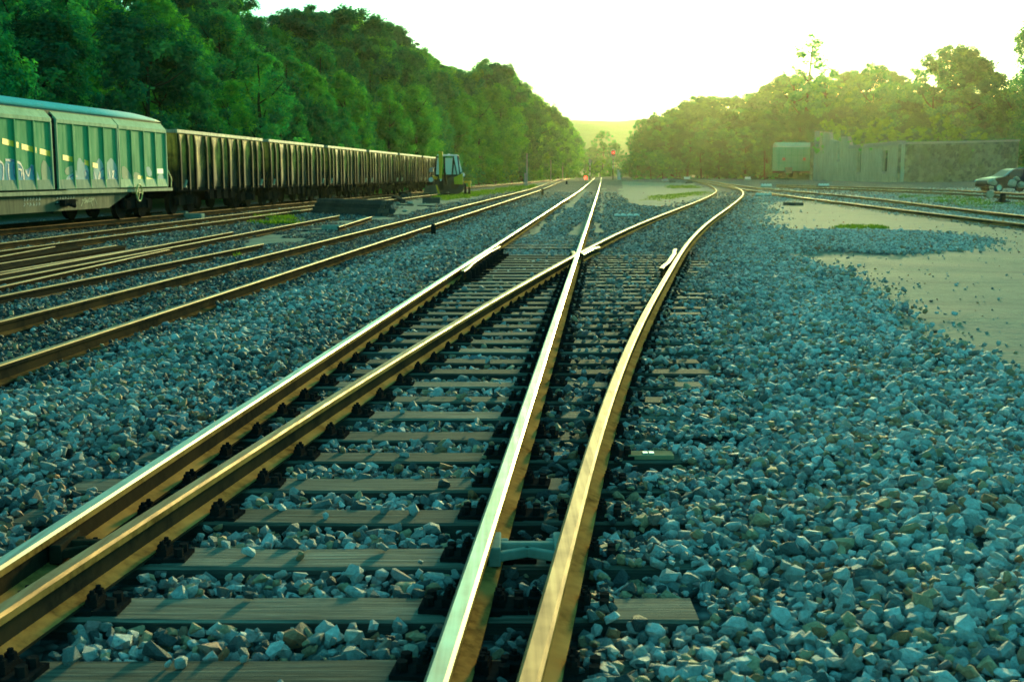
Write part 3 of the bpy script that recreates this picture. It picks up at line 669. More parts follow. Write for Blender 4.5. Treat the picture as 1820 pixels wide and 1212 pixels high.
for i, (nm, kind, mat, ncl, nl, lf) in enumerate((('leafy_a', 'oval', 'leaf', 190, 105, .15), ('leafy_b', 'cone', 'leaf', 190, 105, .15), ('leafy_c', 'oval', 'leaf_dark', 190, 105, .15), ('leafy_d', 'cone', 'leaf', 170, 110, .15),
        ('leafy_e', 'oval', 'leaf_mid', 190, 105, .15), ('leafy_f', 'cone', 'leaf_mid', 190, 105, .15), ('broad_a', 'broad', 'leaf_dark', 280, 100, .17), ('broad_b', 'broad', 'leaf', 280, 100, .17), ('feather', 'feather', 'leaf', 70, 60, .17), ('bush_a', 'bush', 'leaf', 110, 80, .35), ('bush_b', 'bush', 'leaf_bright', 110, 80, .35), ('round', 'broad', 'leaf_dark', 150, 85, .17))):
    KIND[nm] = (crown_mesh('crown', M[mat], kind, 100 + i, 10., ncl, nl, lf), trunk_mesh(kind, 50 + i))
def tree(kind, X, Y, h, label, group=None, name='tree', cat='tree', wide=1.0, zb=None, parts=True):
    z = float(G(X, Y)) - .1 if zb is None else zb
    t = empty(name, (X, Y, z), random.uniform(0, 2 * PI), label, cat, group); s = h / 10.; t.scale = (s * wide, s * wide, s)
    c = bpy.data.objects.new('crown' if name == 'tree' else 'foliage', KIND[kind][0]); COL.objects.link(c); c.parent = t
    if parts:
        k = bpy.data.objects.new('trunk' if name == 'tree' else 'stem', KIND[kind][1]); COL.objects.link(k); k.parent = t
    return t
SKY_L = [(395, -25), (400, 38), (430, 30), (455, 26), (490, 38), (500, 28), (530, 18), (560, 20), (600, 22), (625, 18), (650, 18), (672, 34), (690, 45), (705, 50), (722, 85), (752, 88), (760, 102), (790, 119), (832, 133), (848, 116), (880, 108), (905, 122), (916, 150), (935, 146), (965, 162), (1000, 176), (1015, 196), (1026, 220), (1038, 250), (1044, 300)]
SKY_R = [(1095, 318), (1112, 290), (1125, 262), (1140, 215), (1160, 205), (1185, 188), (1215, 180), (1235, 162), (1260, 160), (1285, 174), (1310, 166), (1345, 168), (1370, 150), (1395, 138), (1420, 134), (1450, 132), (1480, 126), (1530, 118), (1570, 126), (1600, 138), (1640, 140), (1700, 142), (1760, 152), (1790, 142), (1830, 130)]
def sky_at(tab, x): return float(np.interp(x, [a for a, b in tab], [b for a, b in tab]))
def behind_l(x):
    for lim, s in ((130, 'behind the left half of the green covered wagon'), (310, 'behind the right end of the green covered wagon'), (475, 'behind the nearest open wagon'), (580, 'behind the second open wagon'), (657, 'behind the third open wagon'), (715, 'behind the fourth open wagon'), (835, 'behind the yellow digger and the last open wagons'), (945, 'just past the digger by the grey lineside post'), (2000, 'at the far end of the slope near the signals')):
        if x < lim: return s
ROWS = ((2.2, 'leafy tree at the slope foot ', 8.6), (7.5, 'second row tree on the slope ', 9.5), (13.5, 'tree halfway up the wooded slope ', 10.5), (21, 'tree high on the wooded slope ', 11.5), (30, 'dark tree on the slope crest ', 12.5), (41, 'dark tree on the hill top ', 13))
nt = 0
for ri, (d, txt, h0) in enumerate(ROWS):
    Y = 31 + ri * 2.3
    while Y < 430:
        Yj = Y + random.uniform(-1.2, 1.2); o = float(edge_o(Yj)) - d + random.uniform(-1, 1); X = o + TX * Yj
        h = h0 * random.uniform(.82, 1.2) * (1 + .75 * float(sstep(90, 240, Yj)) * (1 if ri < 3 else .6)); zb = float(G(X, Yj)); px, py = pix(X, Yj, zb + h)
        step = (4.6 + ri * .75) * (1 + .9 * float(sstep(90, 260, Yj)))
        if -140 < px < 1040:
            s = sky_at(SKY_L, px) + random.uniform(-4, 9) if px > 395 else -400
            if py < s: h = ztop(s, Yj) - zb; 
            wpx = h * .3 / Yj * F
            if px + wpx * .7 > 1040: h = 0
            if h > 4.2 and (py < 300) and not (px < 330 and ri >= 4):
                kd = random.choice(['leafy_a', 'leafy_b', 'leafy_c', 'leafy_d'] if ri < 3 else ['broad_a', 'broad_b', 'leafy_c', 'leafy_a'])
                if random.random() < (.65 if Yj > 105 else .35 if Yj > 58 else 0): kd = random.choice(['leafy_e', 'leafy_f'])  # lighter leaves: variety nearby, distance haze put into the leaf colour far off
                lab = txt + behind_l(px); tree(kd, X, Yj, h, lab, 'trees on the slope: ' + lab[:70], wide=random.uniform(.95, 1.25)); nt += 1
        Y += step * random.uniform(.85, 1.15)
print('left trees', nt)
# the skyline's own tall trees on the left hill
for px, py, Y, kd, lab in ((520, 20, 128, 'broad_a', 'tall dark tree topping the hill above the second open wagon'), (560, 14, 134, 'broad_b', 'broad tree with the highest top above the second open wagon'), (630, 16, 140, 'broad_a', 'tall round topped tree on the skyline above the third open wagon'), (672, 34, 146, 'round', 'loose crowned tree on the skyline with sky showing through, above the fourth open wagon'),
                           (445, 26, 112, 'round', 'open crowned tree on the skyline with gaps of sky, above the nearest open wagon'), (715, 84, 160, 'round', 'small loose tree on the skyline where the hill steps down'), (868, 108, 215, 'broad_b', 'round tree rising alone above the forest skyline past the digger'), (890, 116, 215, 'broad_a', 'tree beside the lone skyline tree past the digger'), (330, -30, 96, 'broad_a', 'tall tree cut by the top of the photo above the nearest open wagon'), (240, -60, 90, 'broad_b', 'tall tree cut by the top of the photo above the covered wagon end')):
    X = xat(px, Y); zb = float(G(X, Y)); tree(kd, X, Y, max(5, ztop(py, Y) - zb), lab, wide=.95)
# undergrowth at the foot of the left slope
BUL = 'green bush at the slope foot '
Y = 104
while Y < 330:
    o = float(edge_o(Y)) + random.uniform(-.6, .5); X = o + TX * Y; px, _ = pix(X, Y, 1)
    lab = BUL + behind_l(px); tree(random.choice(['bush_a', 'bush_a', 'bush_b']), X, Y, random.uniform(2.4, 4.2), lab, 'bushes along the forest foot: ' + lab[29:], 'bush', 'bush', random.uniform(.8, 1.2))
    Y += random.uniform(5, 8) * (1 + Y / 400)
def behind_r(x):
    for lim, s in ((1250, 'between the red signal and the curving branch track'), (1390, 'left of the far green wagon'), (1470, 'behind the far green wagon'), (1600, 'behind the pale rendered part of the ruin'), (1720, 'behind the rubble part of the ruin'), (3000, 'at the right edge above the dark car')):
        if x < lim: return s
nt = 0
for ri, (Y0, fr, txt, st) in enumerate(((300, 0., 'skyline tree of the right wood ', 26), (275, .16, 'second tier tree of the right wood ', 30), (255, .36, 'middle tree of the right wood ', 34), (250, .58, 'low front tree of the right wood ', 36), (228, .34, 'dark tree of the right wood just beyond the ruin ', 30), (222, .6, 'lower dark tree of the right wood beyond the ruin ', 30))):
    x = 1112 + ri * 7
    while x < 1860:
        Y = Y0 + random.uniform(-8, 8) + (20 if x < 1240 else 0); s = sky_at(SKY_R, x) + random.uniform(-3, 9); y = s + (312 - s) * (fr + random.uniform(-.05, .05)); X = xat(x, Y); zb = float(G(X, Y)); h = ztop(y, Y) - zb
        if h > 3.5 and not (ri > 3 and x < 1590):
            lab = txt + (behind_r(x) if ri < 4 else ('near the rubble wall' if x < 1720 else 'near the car')); wide = 1.1 + .2 * random.random() if h > 9 else 1.4
            if x < 1150: wide = .75
            tree(random.choice(['broad_a', 'broad_b', 'broad_a', 'leafy_c']), X, Y, h, lab, 'right hand wood: ' + lab[:75], wide=wide); nt += 1
        x += st * random.uniform(.85, 1.15)
print('right trees', nt)
for px, py, Y, kd, wd, lab in ((1432, 62, 262, 'feather', 1.25, 'tall thin feathery tree rising out of the brightest glow above the wood'), (1462, 105, 272, 'feather', 1.2, 'second feathery tree just right of the tallest thin one'), (1405, 118, 268, 'feather', 1.2, 'lower feathery tree just left of the tallest thin one'),
                               (1686, 84, 228, 'broad_a', 1.1, 'round crowned tree standing clear on the skyline above the rubble wall'), (1655, 108, 231, 'broad_b', 1.2, 'bushy tree left of the round crowned one above the rubble wall'), (1714, 112, 231, 'broad_a', 1.2, 'bushy tree right of the round crowned one above the rubble wall'), (1545, 114, 265, 'broad_b', .8, 'small loose crowned tree on the skyline behind the ruin'), (1818, 38, 225, 'leafy_b', .9, 'tall pointed tree cut by the right edge of the photo'), (1842, 60, 215, 'leafy_d', 1., 'tree beside the tall pointed one at the right edge')):
    X = xat(px, Y); zb = float(G(X, Y)); tree(kd, X, Y, max(5, ztop(py, Y) - zb), lab, wide=wd)
for px, py, Y, kd, lab in ((1072, 234, 480, 'broad_b', 'round tree closing the view between the two woods, behind the red signal'), (1052, 262, 470, 'broad_a', 'smaller tree left of the round one closing the view'), (1095, 256, 470, 'broad_a', 'smaller tree right of the round one closing the view'), (1085, 282, 430, 'leafy_a', 'low tree directly behind the red signal'), (1058, 286, 430, 'leafy_c', 'low tree directly behind the turned signal'), (1112, 276, 420, 'broad_b', 'low tree at the left end of the right hand wood')):
    X = xat(px, Y); zb = float(G(X, Y)); tree(kd, X, Y, ztop(py, Y) - zb, lab, wide=.9)
x = 1040
while x < 1365:
    Y = 250 + random.uniform(-10, 25) + (90 if x < 1130 else 0); X = xat(x, Y); lab = 'low bush below the right wood ' + behind_r(x) if x > 1130 else 'low bush in the gap between the woods beyond the signals'
    tree(random.choice(['bush_a', 'bush_b', 'bush_a']), X, Y, random.uniform(3, 6.5), lab, 'bushes right: ' + lab[:60], 'bush', 'bush', random.uniform(.9, 1.3)); x += random.uniform(16, 30)

# ------------------------------------------------------------------ wagons
ROT = -math.atan(TX)
def along(o, Y): return Vector((o + TX * Y, Y, float(g0(o + TX * Y, Y)) + TOP))
def wheelset(par, y, gauge=1.7):
    for s in (-1, 1):
        m = MB(); x = s * gauge / 2
        m.tube([(x - .06 * s, y, .45), (x + .07 * s, y, .45)], .45, 22); m.tube([(x - .09 * s, y, .45), (x - .06 * s, y, .45)], .485, 22); m.tube([(x + .07 * s, y, .45), (x + .13 * s, y, .45)], .12, 10)
        m.build('wheel', M['iron_black'], par)
def bogie(par, y, wb=1.8):
    m = MB()
    for s in (-1, 1):
        x = s * 1.08
        m.prism([(y - wb / 2 - .3, .40), (y - wb / 2 - .3, .60), (y - .45, .72), (y + .45, .72), (y + wb / 2 + .3, .60), (y + wb / 2 + .3, .40), (y + .5, .34), (y - .5, .34)], 'x', x - .05, x + .05)
        for yy in (y - wb / 2, y + wb / 2):
            m.box(x - .11, x + .11, yy - .16, yy + .16, .32, .60)
            for q in (-.24, .24): m.tube([(x, yy + q, .42), (x, yy + q, .64)], .07, 8)
        for q in (-.16, 0, .16): m.tube([(x + .08 * s, y + q, .36), (x + .08 * s, y + q, .66)], .065, 8)
    m.box(-1.0, 1.0, y - .2, y + .2, .55, .78)
    b = m.build('bogie', M['iron_black'], par); 
    for yy in (y - wb / 2, y + wb / 2): wheelset(b, yy)
    return b
def buffers(par, y, d):
    for s in (-1, 1):
        m = MB(); m.tube([(s * .87, y, 1.05), (s * .87, y + d * .38, 1.05)], .10, 12); m.tube([(s * .87, y + d * .38, 1.05), (s * .87, y + d * .43, 1.05)], .24, 16); m.build('buffer', M['iron_black'], par)
# open coal wagons
def open_wagon(label):
    L = 10.7; W = 2.75; root = empty('open_wagon', (0, 0, 0), ROT, label, 'railway wagon', 'open wagons in the train'); hx = W / 2
    b = MB(); z0, z1 = .98, 2.93
    # dented sheet side: a wavy skin on each side
    for s in (-1, 1):
        n = 66; zs = [z0, 1.25, 1.6, 2.0, 2.4, 2.75, z1]; vs = []
        for i in range(n + 1):
            y = L * i / n
            for z in zs:
                q = 0 if z in (z0, z1) else 1
                vs.append((s * (hx + q * .045 * (vnoise(np.array(y * 1.9 + s * 5), np.array(z * .9)) - .35)), y, z))
        k = len(zs); b.add(vs, [(i * k + j, (i + 1) * k + j, (i + 1) * k + j + 1, i * k + j + 1) for i in range(n) for j in range(k - 1)])
        vs = [(s * (hx - .05), y, z) for y in (0, L) for z in (z0, z1)]; b.add(vs, [(0, 1, 3, 2)])
        vs = [(s * hx, 0, z0), (s * (hx - .05), 0, z0), (s * (hx - .05), 0, z1), (s * hx, 0, z1)]; b.add(vs, [(0, 1, 2, 3)]); b.add([(p[0], L, p[2]) for p in vs], [(0, 1, 2, 3)])
    for y in (0, L): b.box(-hx + .05, hx - .05, y - .025, y + .025, z0, z1)
    b.box(-hx + .05, hx - .05, .03, L - .03, z0, z0 + .06)
    b.build('body', M['coal_black'], root)
    c = MB()
    for k in range(40):
        pass
    n = 26; vs = []
    for i in range(n + 1):
        for j in range(9):
            y = .1 + (L - .2) * i / n; x = -1.28 + 2.56 * j / 8
            vs.append((x, y, 2.25 + .38 * float(vnoise(np.array(x * .9 + 4), np.array(y * .6))) + .12 * float(vnoise(np.array(x * 4), np.array(y * 4)))))
    c.add(vs, [(i * 9 + j, (i + 1) * 9 + j, (i + 1) * 9 + j + 1, i * 9 + j + 1) for i in range(n) for j in range(8)]).build('coal_load', M['timber_dark'], root)
    r = MB()
    for s in (-1, 1): r.box(s * hx - .06, s * hx + .06, -.05, L + .05, z1 + .002, z1 + .13)
    for y in (-.03, L + .03): r.box(-hx + .062, hx - .062, y - .05, y + .05, z1 + .002, z1 + .125)
    r.build('top_rim', M['coal_rim'], root, bevel=.012)
    yr = [.12, 1.0, 1.75, 3.0, 3.7, 4.9, 5.8, 7.0, 7.7, 8.95, 9.7, L - .12]
    for s in (-1, 1):
        for y in yr:
            m = MB(); m.prism([(s * (hx + .0), z0 - .08), (s * (hx + .115), z0 - .08), (s * (hx + .115), 2.5), (s * (hx + .06), z1 - .02), (s * hx, z1 - .02)], 'y', y - .055, y + .055); m.build('rib', M['coal_rib'], root)
    u = MB(); u.box(-hx - .02, hx + .02, -.05, L + .05, .84, .975); u.box(-.35, .35, -.3, L + .3, .62, .84)
    for y in (-.12, L + .12): u.box(-1.3, 1.3, y - .08, y + .08, .85, 1.2)
    for k in range(4): u.box(hx - .25, hx - .05, 3.6 + k * .9, 4.1 + k * .9, .5, .84)
    u.tube([(-.6, 4.4, .6), (-.6, 6.2, .6)], .2, 10)
    for y in yr[1:-1:2]: u.bar((hx + .06, y, .74), (hx + .06, y + .12, .86), .05, .06)
    u.build('underframe', M['iron_black'], root)
    m = MB()
    for y in (.5, L - .5):
        m.bar((hx + .10, y - .1, 1.0), (hx + .14, y, 1.25), .06, .08); m.box(hx + .02, hx + .1, y - .14, y + .14, .98, 1.06)
    m.build('door_latch', M['coal_rim'], root)
    bogie(root, 1.6); bogie(root, L - 1.6); buffers(root, -.2, -1); buffers(root, L + .2, 1)
    return root
first = open_wagon('')
for i, lab in enumerate(('nearest open coal wagon, dark dented sides, coupled behind the green covered wagon', 'second open coal wagon from the green covered wagon', 'third open coal wagon from the covered wagon, behind the timber stack', 'fourth open coal wagon, right of the timber stack', 'fifth open coal wagon, partly behind the yellow digger boom', 'last open coal wagon, mostly hidden behind the digger cab')):
    w = first if i == 0 else copy_tree(first)
    w.location = along(-16.75, 43.2 + 11.72 * i); w['label'] = lab

# covered wagon with sliding walls
cw = empty('covered_wagon', along(-16.75, 42.1), ROT, 'green covered goods wagon with pale roof, yellow stripe and graffiti', 'railway wagon')
hx = 1.40; L = 16.6                         # local y runs 0 (right hand end) to -L
def side(m, y0, y1, z0, z1, x=hx, t=.03): m.box(x - t, x, y0, y1, z0, z1)
b = MB(); b.box(-hx, hx - .05, -L, -.02, 1.0, 2.95); b.prism([(-hx, 2.95), (hx - .05, 2.95), (hx - .15, 3.22), (-hx + .12, 3.22)], 'y', -L, -.02)
b.build('body', M['wagon_under'], cw)
rf = MB(); arc = [(-1.3 + 2.6 * k / 14, 3.26 + .33 * math.sin(PI * k / 14) ** .75) for k in range(15)]
n = 15; vs = []
ysec = [(-L, 1), (-.9, 1), (-.45, .94), (-.12, .80)]
for y, s in ysec:
    for px, pz in arc: vs.append((px * (1 if s == 1 else .99), y, 3.26 + (pz - 3.26) * s))
fs = [(i * n + j, (i + 1) * n + j, (i + 1) * n + j + 1, i * n + j + 1) for i in range(3) for j in range(n - 1)]
fs += [tuple(3 * n + j for j in range(n)), tuple(range(n))] + [(i * n, (i + 1) * n, (i + 1) * n + n - 1, i * n + n - 1) for i in range(3)]
rf.add(vs, fs).build('roof', M['wagon_roof'], cw, True)
PANEL = 1.02
def wall(y0, y1, nm):                      # one sliding wall: skin, ribs, sloping cornice, foot strip
    m = MB(); side(m, y0, y1, 1.16, 2.93); m.box(hx - .028, hx + .012, y0, y1, 1.02, 1.155)
    w = m.build(nm, M['wagon_green'], cw)
    c = MB(); c.prism([(hx + .05, 2.88), (hx + .055, 2.98), (hx - .16, 3.22), (hx - .2, 3.22), (hx - .04, 2.88)], 'y', y0 + .02, y1 - .02); c.build('cornice', M['wagon_pale'], w)
    f = MB(); f.prism([(hx + .014, 1.02), (hx + .05, 1.04), (hx + .02, 1.30), (hx + .001, 1.30)], 'y', y0 + .01, y1 - .01); f.build('foot_strip', M['wagon_strip'] if nm == 'sliding_wall' and y1 < -1 else M['wagon_pale'], w)
    k = max(1, round((y1 - y0) / PANEL))
    for i in range(k + 1):
        y = y0 + (y1 - y0) * i / k; r = MB(); yy = min(max(y, y0 + .035), y1 - .035); r.box(hx + .001, hx + .05, yy - .03, yy + .03, 1.045, 2.875); r.build('rib', M['wagon_pale'] if i in (0, k) else M['wagon_green'], w)
    return w
w1 = wall(-4.22, -.06, 'sliding_wall'); w2 = wall(-8.50, -4.27, 'sliding_wall'); w3 = wall(-12.95, -8.78, 'sliding_wall'); w4 = wall(-L + .02, -13.0, 'sliding_wall')
g = MB(); g.box(hx - .12, hx - .055, -8.77, -8.51, 1.02, 3.1); g.box(hx - .03, hx + .02, -8.72, -8.56, 1.05, 3.0); g.build('door_post', M['iron_black'], cw)
def strokes(name, par, lines, w, mat, x=hx + .0015, step=.0):  # painted line work lying on the wall: flat ribbons 1 mm proud
    m = MB()
    for li, ln in enumerate(lines):
        ln = [Vector((p[0], p[1])) for p in ln]
        # round the corners
        for _ in range(2):
            q = [ln[0]]
            for a, b2 in zip(ln[:-1], ln[1:]): q += [a * .75 + b2 * .25, a * .25 + b2 * .75]
            ln = q + [ln[-1]]
        k = len(ln); vs = []
        for i, p in enumerate(ln):
            d = (ln[min(i + 1, k - 1)] - ln[max(i - 1, 0)]); d = d.normalized() if d.length > 1e-6 else Vector((1, 0)); nrm = Vector((-d.y, d.x)) * w / 2 * (1 + (0 if w > .1 else .35) * math.sin(i * 1.7 + li))
            vs += [(x + .0003 * li, p.x + nrm.x, p.y + nrm.y), (x + .0003 * li, p.x - nrm.x, p.y - nrm.y)]
        m.add(vs, [(2 * i, 2 * i + 1, 2 * i + 3, 2 * i + 2) for i in range(k - 1)])
    return m.build(name, M[mat], par)
def blobs(name, par, polys, mat, x):
    m = MB()
    for i, p in enumerate(polys):
        pts = [Vector(q) for q in p]
        for _ in range(1):
            q = []
            for a, b2 in zip(pts, pts[1:] + pts[:1]): q += [a * .75 + b2 * .25, a * .25 + b2 * .75]
            pts = q
        c = sum(pts, Vector((0, 0))) / len(pts); vs = [(x + .0003 * i, c.x, c.y)] + [(x + .0003 * i, q.x, q.y) for q in pts]; n = len(pts)
        m.add(vs, [(0, 1 + k, 1 + (k + 1) % n) for k in range(n)])
    return m.build(name, M[mat], par)
YW = {}
def wy(px):                                 # wagon side: picture column of the photograph -> local y
    r = ray(px, HOR); k = r[0] / r[1]; Y = -15.35 / (k - TX); return (Y - 42.1) * math.sqrt(1 + TX * TX)
def wz(px, py):
    r = ray(px, HOR); Y = -15.35 / (r[0] / r[1] - TX); return ztop(py, Y) - TOP
def W2(px, py): return (wy(px), wz(px, py))
def PX(pts): return [W2(px / 5.271, 170 + py / 5.271) for px, py in pts]
# yellow stripe (falls from left to right, worn away in the middle)
for seg, wl in (([(-60, 385), (20, 415)], w3), ([(55, 428), (205, 467)], w3), ([(232, 478), (368, 515)], w3), ([(398, 522), (525, 555)], w3), ([(610, 580), (710, 602)], w2), ([(810, 626), (850, 640)], w2), ([(885, 650), (930, 662)], w2), ([(1300, 768), (1345, 778)], w1), ([(1380, 785), (1445, 802)], w1)):
    strokes('stripe', wl, [PX(seg)], .15, 'yellow', hx + .006)
blobs('graffiti', w3, [PX(p) for p in ([(-90, 600), (50, 600), (75, 890), (-90, 905)], [(60, 590), (150, 595), (240, 640), (255, 880), (80, 885)], [(245, 690), (290, 690), (320, 630), (375, 730), (400, 870), (258, 880)])], 'graf_sky', hx + .002)
blobs('graffiti', w3, [PX(p) for p in ([(400, 660), (435, 590), (485, 690), (510, 800), (548, 865), (410, 870)], [(105, 830), (125, 790), (150, 840), (130, 870)])], 'graf_tan', hx + .0045)
strokes('graffiti_outline', w3, [PX(p) for p in ([(-60, 610), (50, 620), (55, 700), (30, 860)], [(75, 605), (150, 610), (235, 645), (240, 860)], [(100, 640), (95, 760), (120, 870)], [(150, 640), (140, 740), (180, 800), (170, 850)], [(255, 700), (280, 770), (300, 690), (320, 655), (330, 740), (375, 800)], [(480, 670), (500, 720), (485, 790), (530, 830)], [(260, 850), (320, 800), (385, 860)], [(190, 690), (225, 700), (215, 760)])], .055, 'graf_blue', hx + .0075)
blobs('graffiti', w2, [PX(p) for p in ([(622, 800), (650, 750), (700, 725), (738, 690), (745, 880), (625, 890)], [(735, 640), (765, 570), (800, 640), (815, 620), (862, 740), (872, 880), (745, 880)], [(885, 690), (925, 620), (950, 580), (990, 660), (1008, 870), (890, 875)], [(1012, 640), (1040, 600), (1065, 580), (1118, 680), (1132, 860), (1025, 870)])], 'graf_white', hx + .002)
blobs('graffiti', w2, [PX(p) for p in ([(615, 690), (700, 650), (715, 700), (640, 760)], [(690, 840), (760, 830), (770, 870), (700, 880)])], 'graf_tan', hx + .0045)
strokes('graffiti_outline', w2, [PX(p) for p in ([(735, 760), (690, 745), (650, 790), (655, 860), (720, 870), (735, 820)], [(770, 830), (830, 800), (800, 700), (840, 720), (830, 790), (870, 850)], [(895, 720), (920, 850), (950, 680), (930, 850)], [(960, 780), (1000, 760), (985, 670), (945, 720), (960, 840), (1005, 820)], [(1030, 690), (1045, 850), (1060, 760), (1085, 700), (1060, 720)], [(1070, 790), (1110, 760), (1095, 690), (1065, 740), (1080, 840), (1120, 820)])], .05, 'graf_blue', hx + .0075)
blobs('graffiti', w2, [PX(p) for p in ([(620, 840), (1130, 800), (1135, 890), (625, 905)],)], 'graf_tan', hx + .0009)
blobs('graffiti', w1, [PX(p) for p in ([(1155, 850), (1190, 780), (1232, 710), (1262, 860), (1160, 865)], [(1375, 680), (1410, 660), (1440, 740), (1400, 770)], [(1485, 740), (1540, 730), (1545, 830), (1490, 825)])], 'graf_white', hx + .002)
blobs('graffiti', w1, [PX(p) for p in ([(1150, 670), (1180, 660), (1228, 720), (1250, 800), (1155, 800)], [(1260, 720), (1300, 720), (1345, 760), (1355, 830), (1268, 840)])], 'graf_tan', hx + .0045)
lb = MB(); a, bq = W2(280.5, 300), W2(291.5, 309); lb.box(hx + .002, hx + .012, a[0], bq[0], bq[1], a[1]); lb.build('label_plate', M['white_paint'], w1)
u = MB(); u.box(-hx - .02, hx + .06, -L, .32, .88, .985); u.build('sill', M['wagon_sill'], cw, bevel=.01)
u = MB()
for s in (-1, 1): u.prism([(-L + 3.6, .42), (-4.9, .42), (-3.2, .875), (-L + 1.9, .875)], 'x', s * (hx - .10) - .03, s * (hx - .10) + .03)
u.build('side_girder', M['wagon_under'], cw)
sg = MB()
for k in range(9): y = -L + 4 + k * .36; 
wt = []
rr = random.Random(3)
for k in range(26):                          # small stencilled marks, too worn to read in the photograph
    y0 = -10.4 + (k % 13) * .17 + (.9 if k % 13 > 5 else 0); z0 = .60 + .14 * (k // 13)
    wt.append([(y0 + rr.uniform(0, .03), z0), (y0 + rr.uniform(.02, .09), z0 + rr.uniform(.0, .09))]); wt.append([(y0 + .05, z0 + .09), (y0 + .09, z0 + rr.uniform(0, .05))])
strokes('stencilled_marks', cw, wt, .02, 'graf_white', hx - .068)
strokes('graffiti_outline', cw, [[(-6.9, .52), (-6.6, .8), (-6.45, .55), (-6.3, .82), (-6.1, .5)], [(-6.8, .7), (-6.2, .62), (-5.95, .78), (-5.8, .55)], [(-6.7, .6), (-6.5, .66), (-6.2, .75), (-6., .68)]], .04, 'wagon_sill', hx - .068)
u = MB(); u.box(hx - .06, hx + .1, -8.3, -7.6, .56, .74); u.tube([(hx + .1, -8.0, .6), (hx + .1, -7.7, .55)], .06, 8); u.bar((hx - .04, -8.6, .62), (hx - .04, -7.2, .7), .03, .03); u.build('brake_gear', M['iron_black'], cw)
hwy = wy(241)
hw = MB(); ring = [(hx + .14, hwy + .24 * math.cos(a), .86 + .27 * math.sin(a)) for a in np.linspace(0, 2 * PI, 25)]; hw.tube(ring, .025, 6)
for a in (0, 2.1, 4.2): hw.bar((hx + .14, hwy, .86), (hx + .14, hwy + .24 * math.cos(a), .86 + .27 * math.sin(a)), .02, .02)
hw.bar((hx - .1, hwy, .86), (hx + .16, hwy, .86), .05, .05); hw.build('hand_wheel', M['yellow_faded'], cw)
e = MB(); e.box(-hx, hx, -.018, .03, 1.0, 2.9)
for x in (-1.0, -.35, .35, 1.0): e.box(x - .05, x + .05, .031, .09, 1.0, 3.15)
e.build('end_wall', M['wagon_pale'], cw)
e = MB(); e.tube([(hx - .05, .1, 1.05), (hx - .05, .1, 1.9)], .02, 6); e.tube([(hx + .02, .28, 1.0), (hx + .02, .34, 1.3), (hx - .1, .36, 1.6)], .018, 6); e.build('hand_rail', M['yellow_faded'], cw)
bogie(cw, -2.1); bogie(cw, -L + 2.1); buffers(cw, .05, 1)
# far covered wagon on the right -------------------------------------------------------------------
Yr = 221.; xr0 = xat(1380, Yr); zr = float(g0(xr0, Yr))
fw = empty('covered_wagon', (xr0, Yr, zr + .25), math.radians(4), 'pale green covered wagon half hidden behind the pale ruined wall', 'railway wagon')
S = Yr / F; wl = 14.
zb_, zt_ = ztop(304, Yr) - zr - .25, ztop(262, Yr) - zr - .25; zr_ = ztop(253, Yr) - zr - .25
m = MB(); m.box(0, wl, 0, 2.9, zb_, zt_); m.build('body', M['wagon_light'], fw)
m = MB(); arc = [(3.0 * k / 12 - .05, zt_ + .003 + (zr_ - zt_) * math.sin(PI * k / 12) ** .8) for k in range(13)]; m.prism(arc, 'x', -.05, wl + .05); m.build('roof', M['wagon_pale'], fw)
m = MB()
for k in range(12): m.box(.35 + k * 1.15, .43 + k * 1.15, -.06, -.002, zb_, zt_ - .02)
for q in (.33, .66): m.box(.002, wl, -.04, -.003, zb_ + (zt_ - zb_) * q - .04, zb_ + (zt_ - zb_) * q + .04)
m.build('rib', M['wagon_green'], fw)
m = MB(); xx = 3.5; m.box(1.0, 1.55, -.075, -.062, zb_ + 1.9, zb_ + 2.4); m.build('warning_plate', M['brick_red'], fw)
m = MB(); m.box(4.9, 5.4, -.075, -.062, zb_ + 1.9, zb_ + 2.4); m.build('warning_plate', M['brick_red'], fw)
m = MB(); m.box(.0, wl, .25, 2.65, zb_ - .4, zb_ - .003); m.box(1.6, 2.6, -.3, .2, zb_ - .4, zb_ + .6); m.build('underframe', M['rust_dark'], fw)
for x in (1.6, 3.6, 10.4, 12.4):
    m = MB(); m.tube([(x, .4, zb_ - .85), (x, 2.5, zb_ - .85)], .48, 18); m.build('wheel', M['iron_black'], fw)
# box on a post in front of that wagon
bx = empty('equipment_box', (xat(1401, 212), 212, float(g0(xat(1401, 212), 212))), 0, 'small brown box on a thin post before the far green wagon', 'box')
m = MB(); zc = ztop(304, 212) - bx.location.z; m.box(-.6, .6, -.3, .3, zc - .45, zc + .5); m.prism([(-.7, zc + .5), (.7, zc + .5), (.6, zc + .6), (-.6, zc + .6)], 'y', -.36, .36); m.build('cabinet', M['wood_tag'], bx, bevel=.02)
m = MB(); m.tube([(0, 0, -.1), (0, 0, zc - .45)], .08, 8); m.build('post', M['rust_dark'], bx)

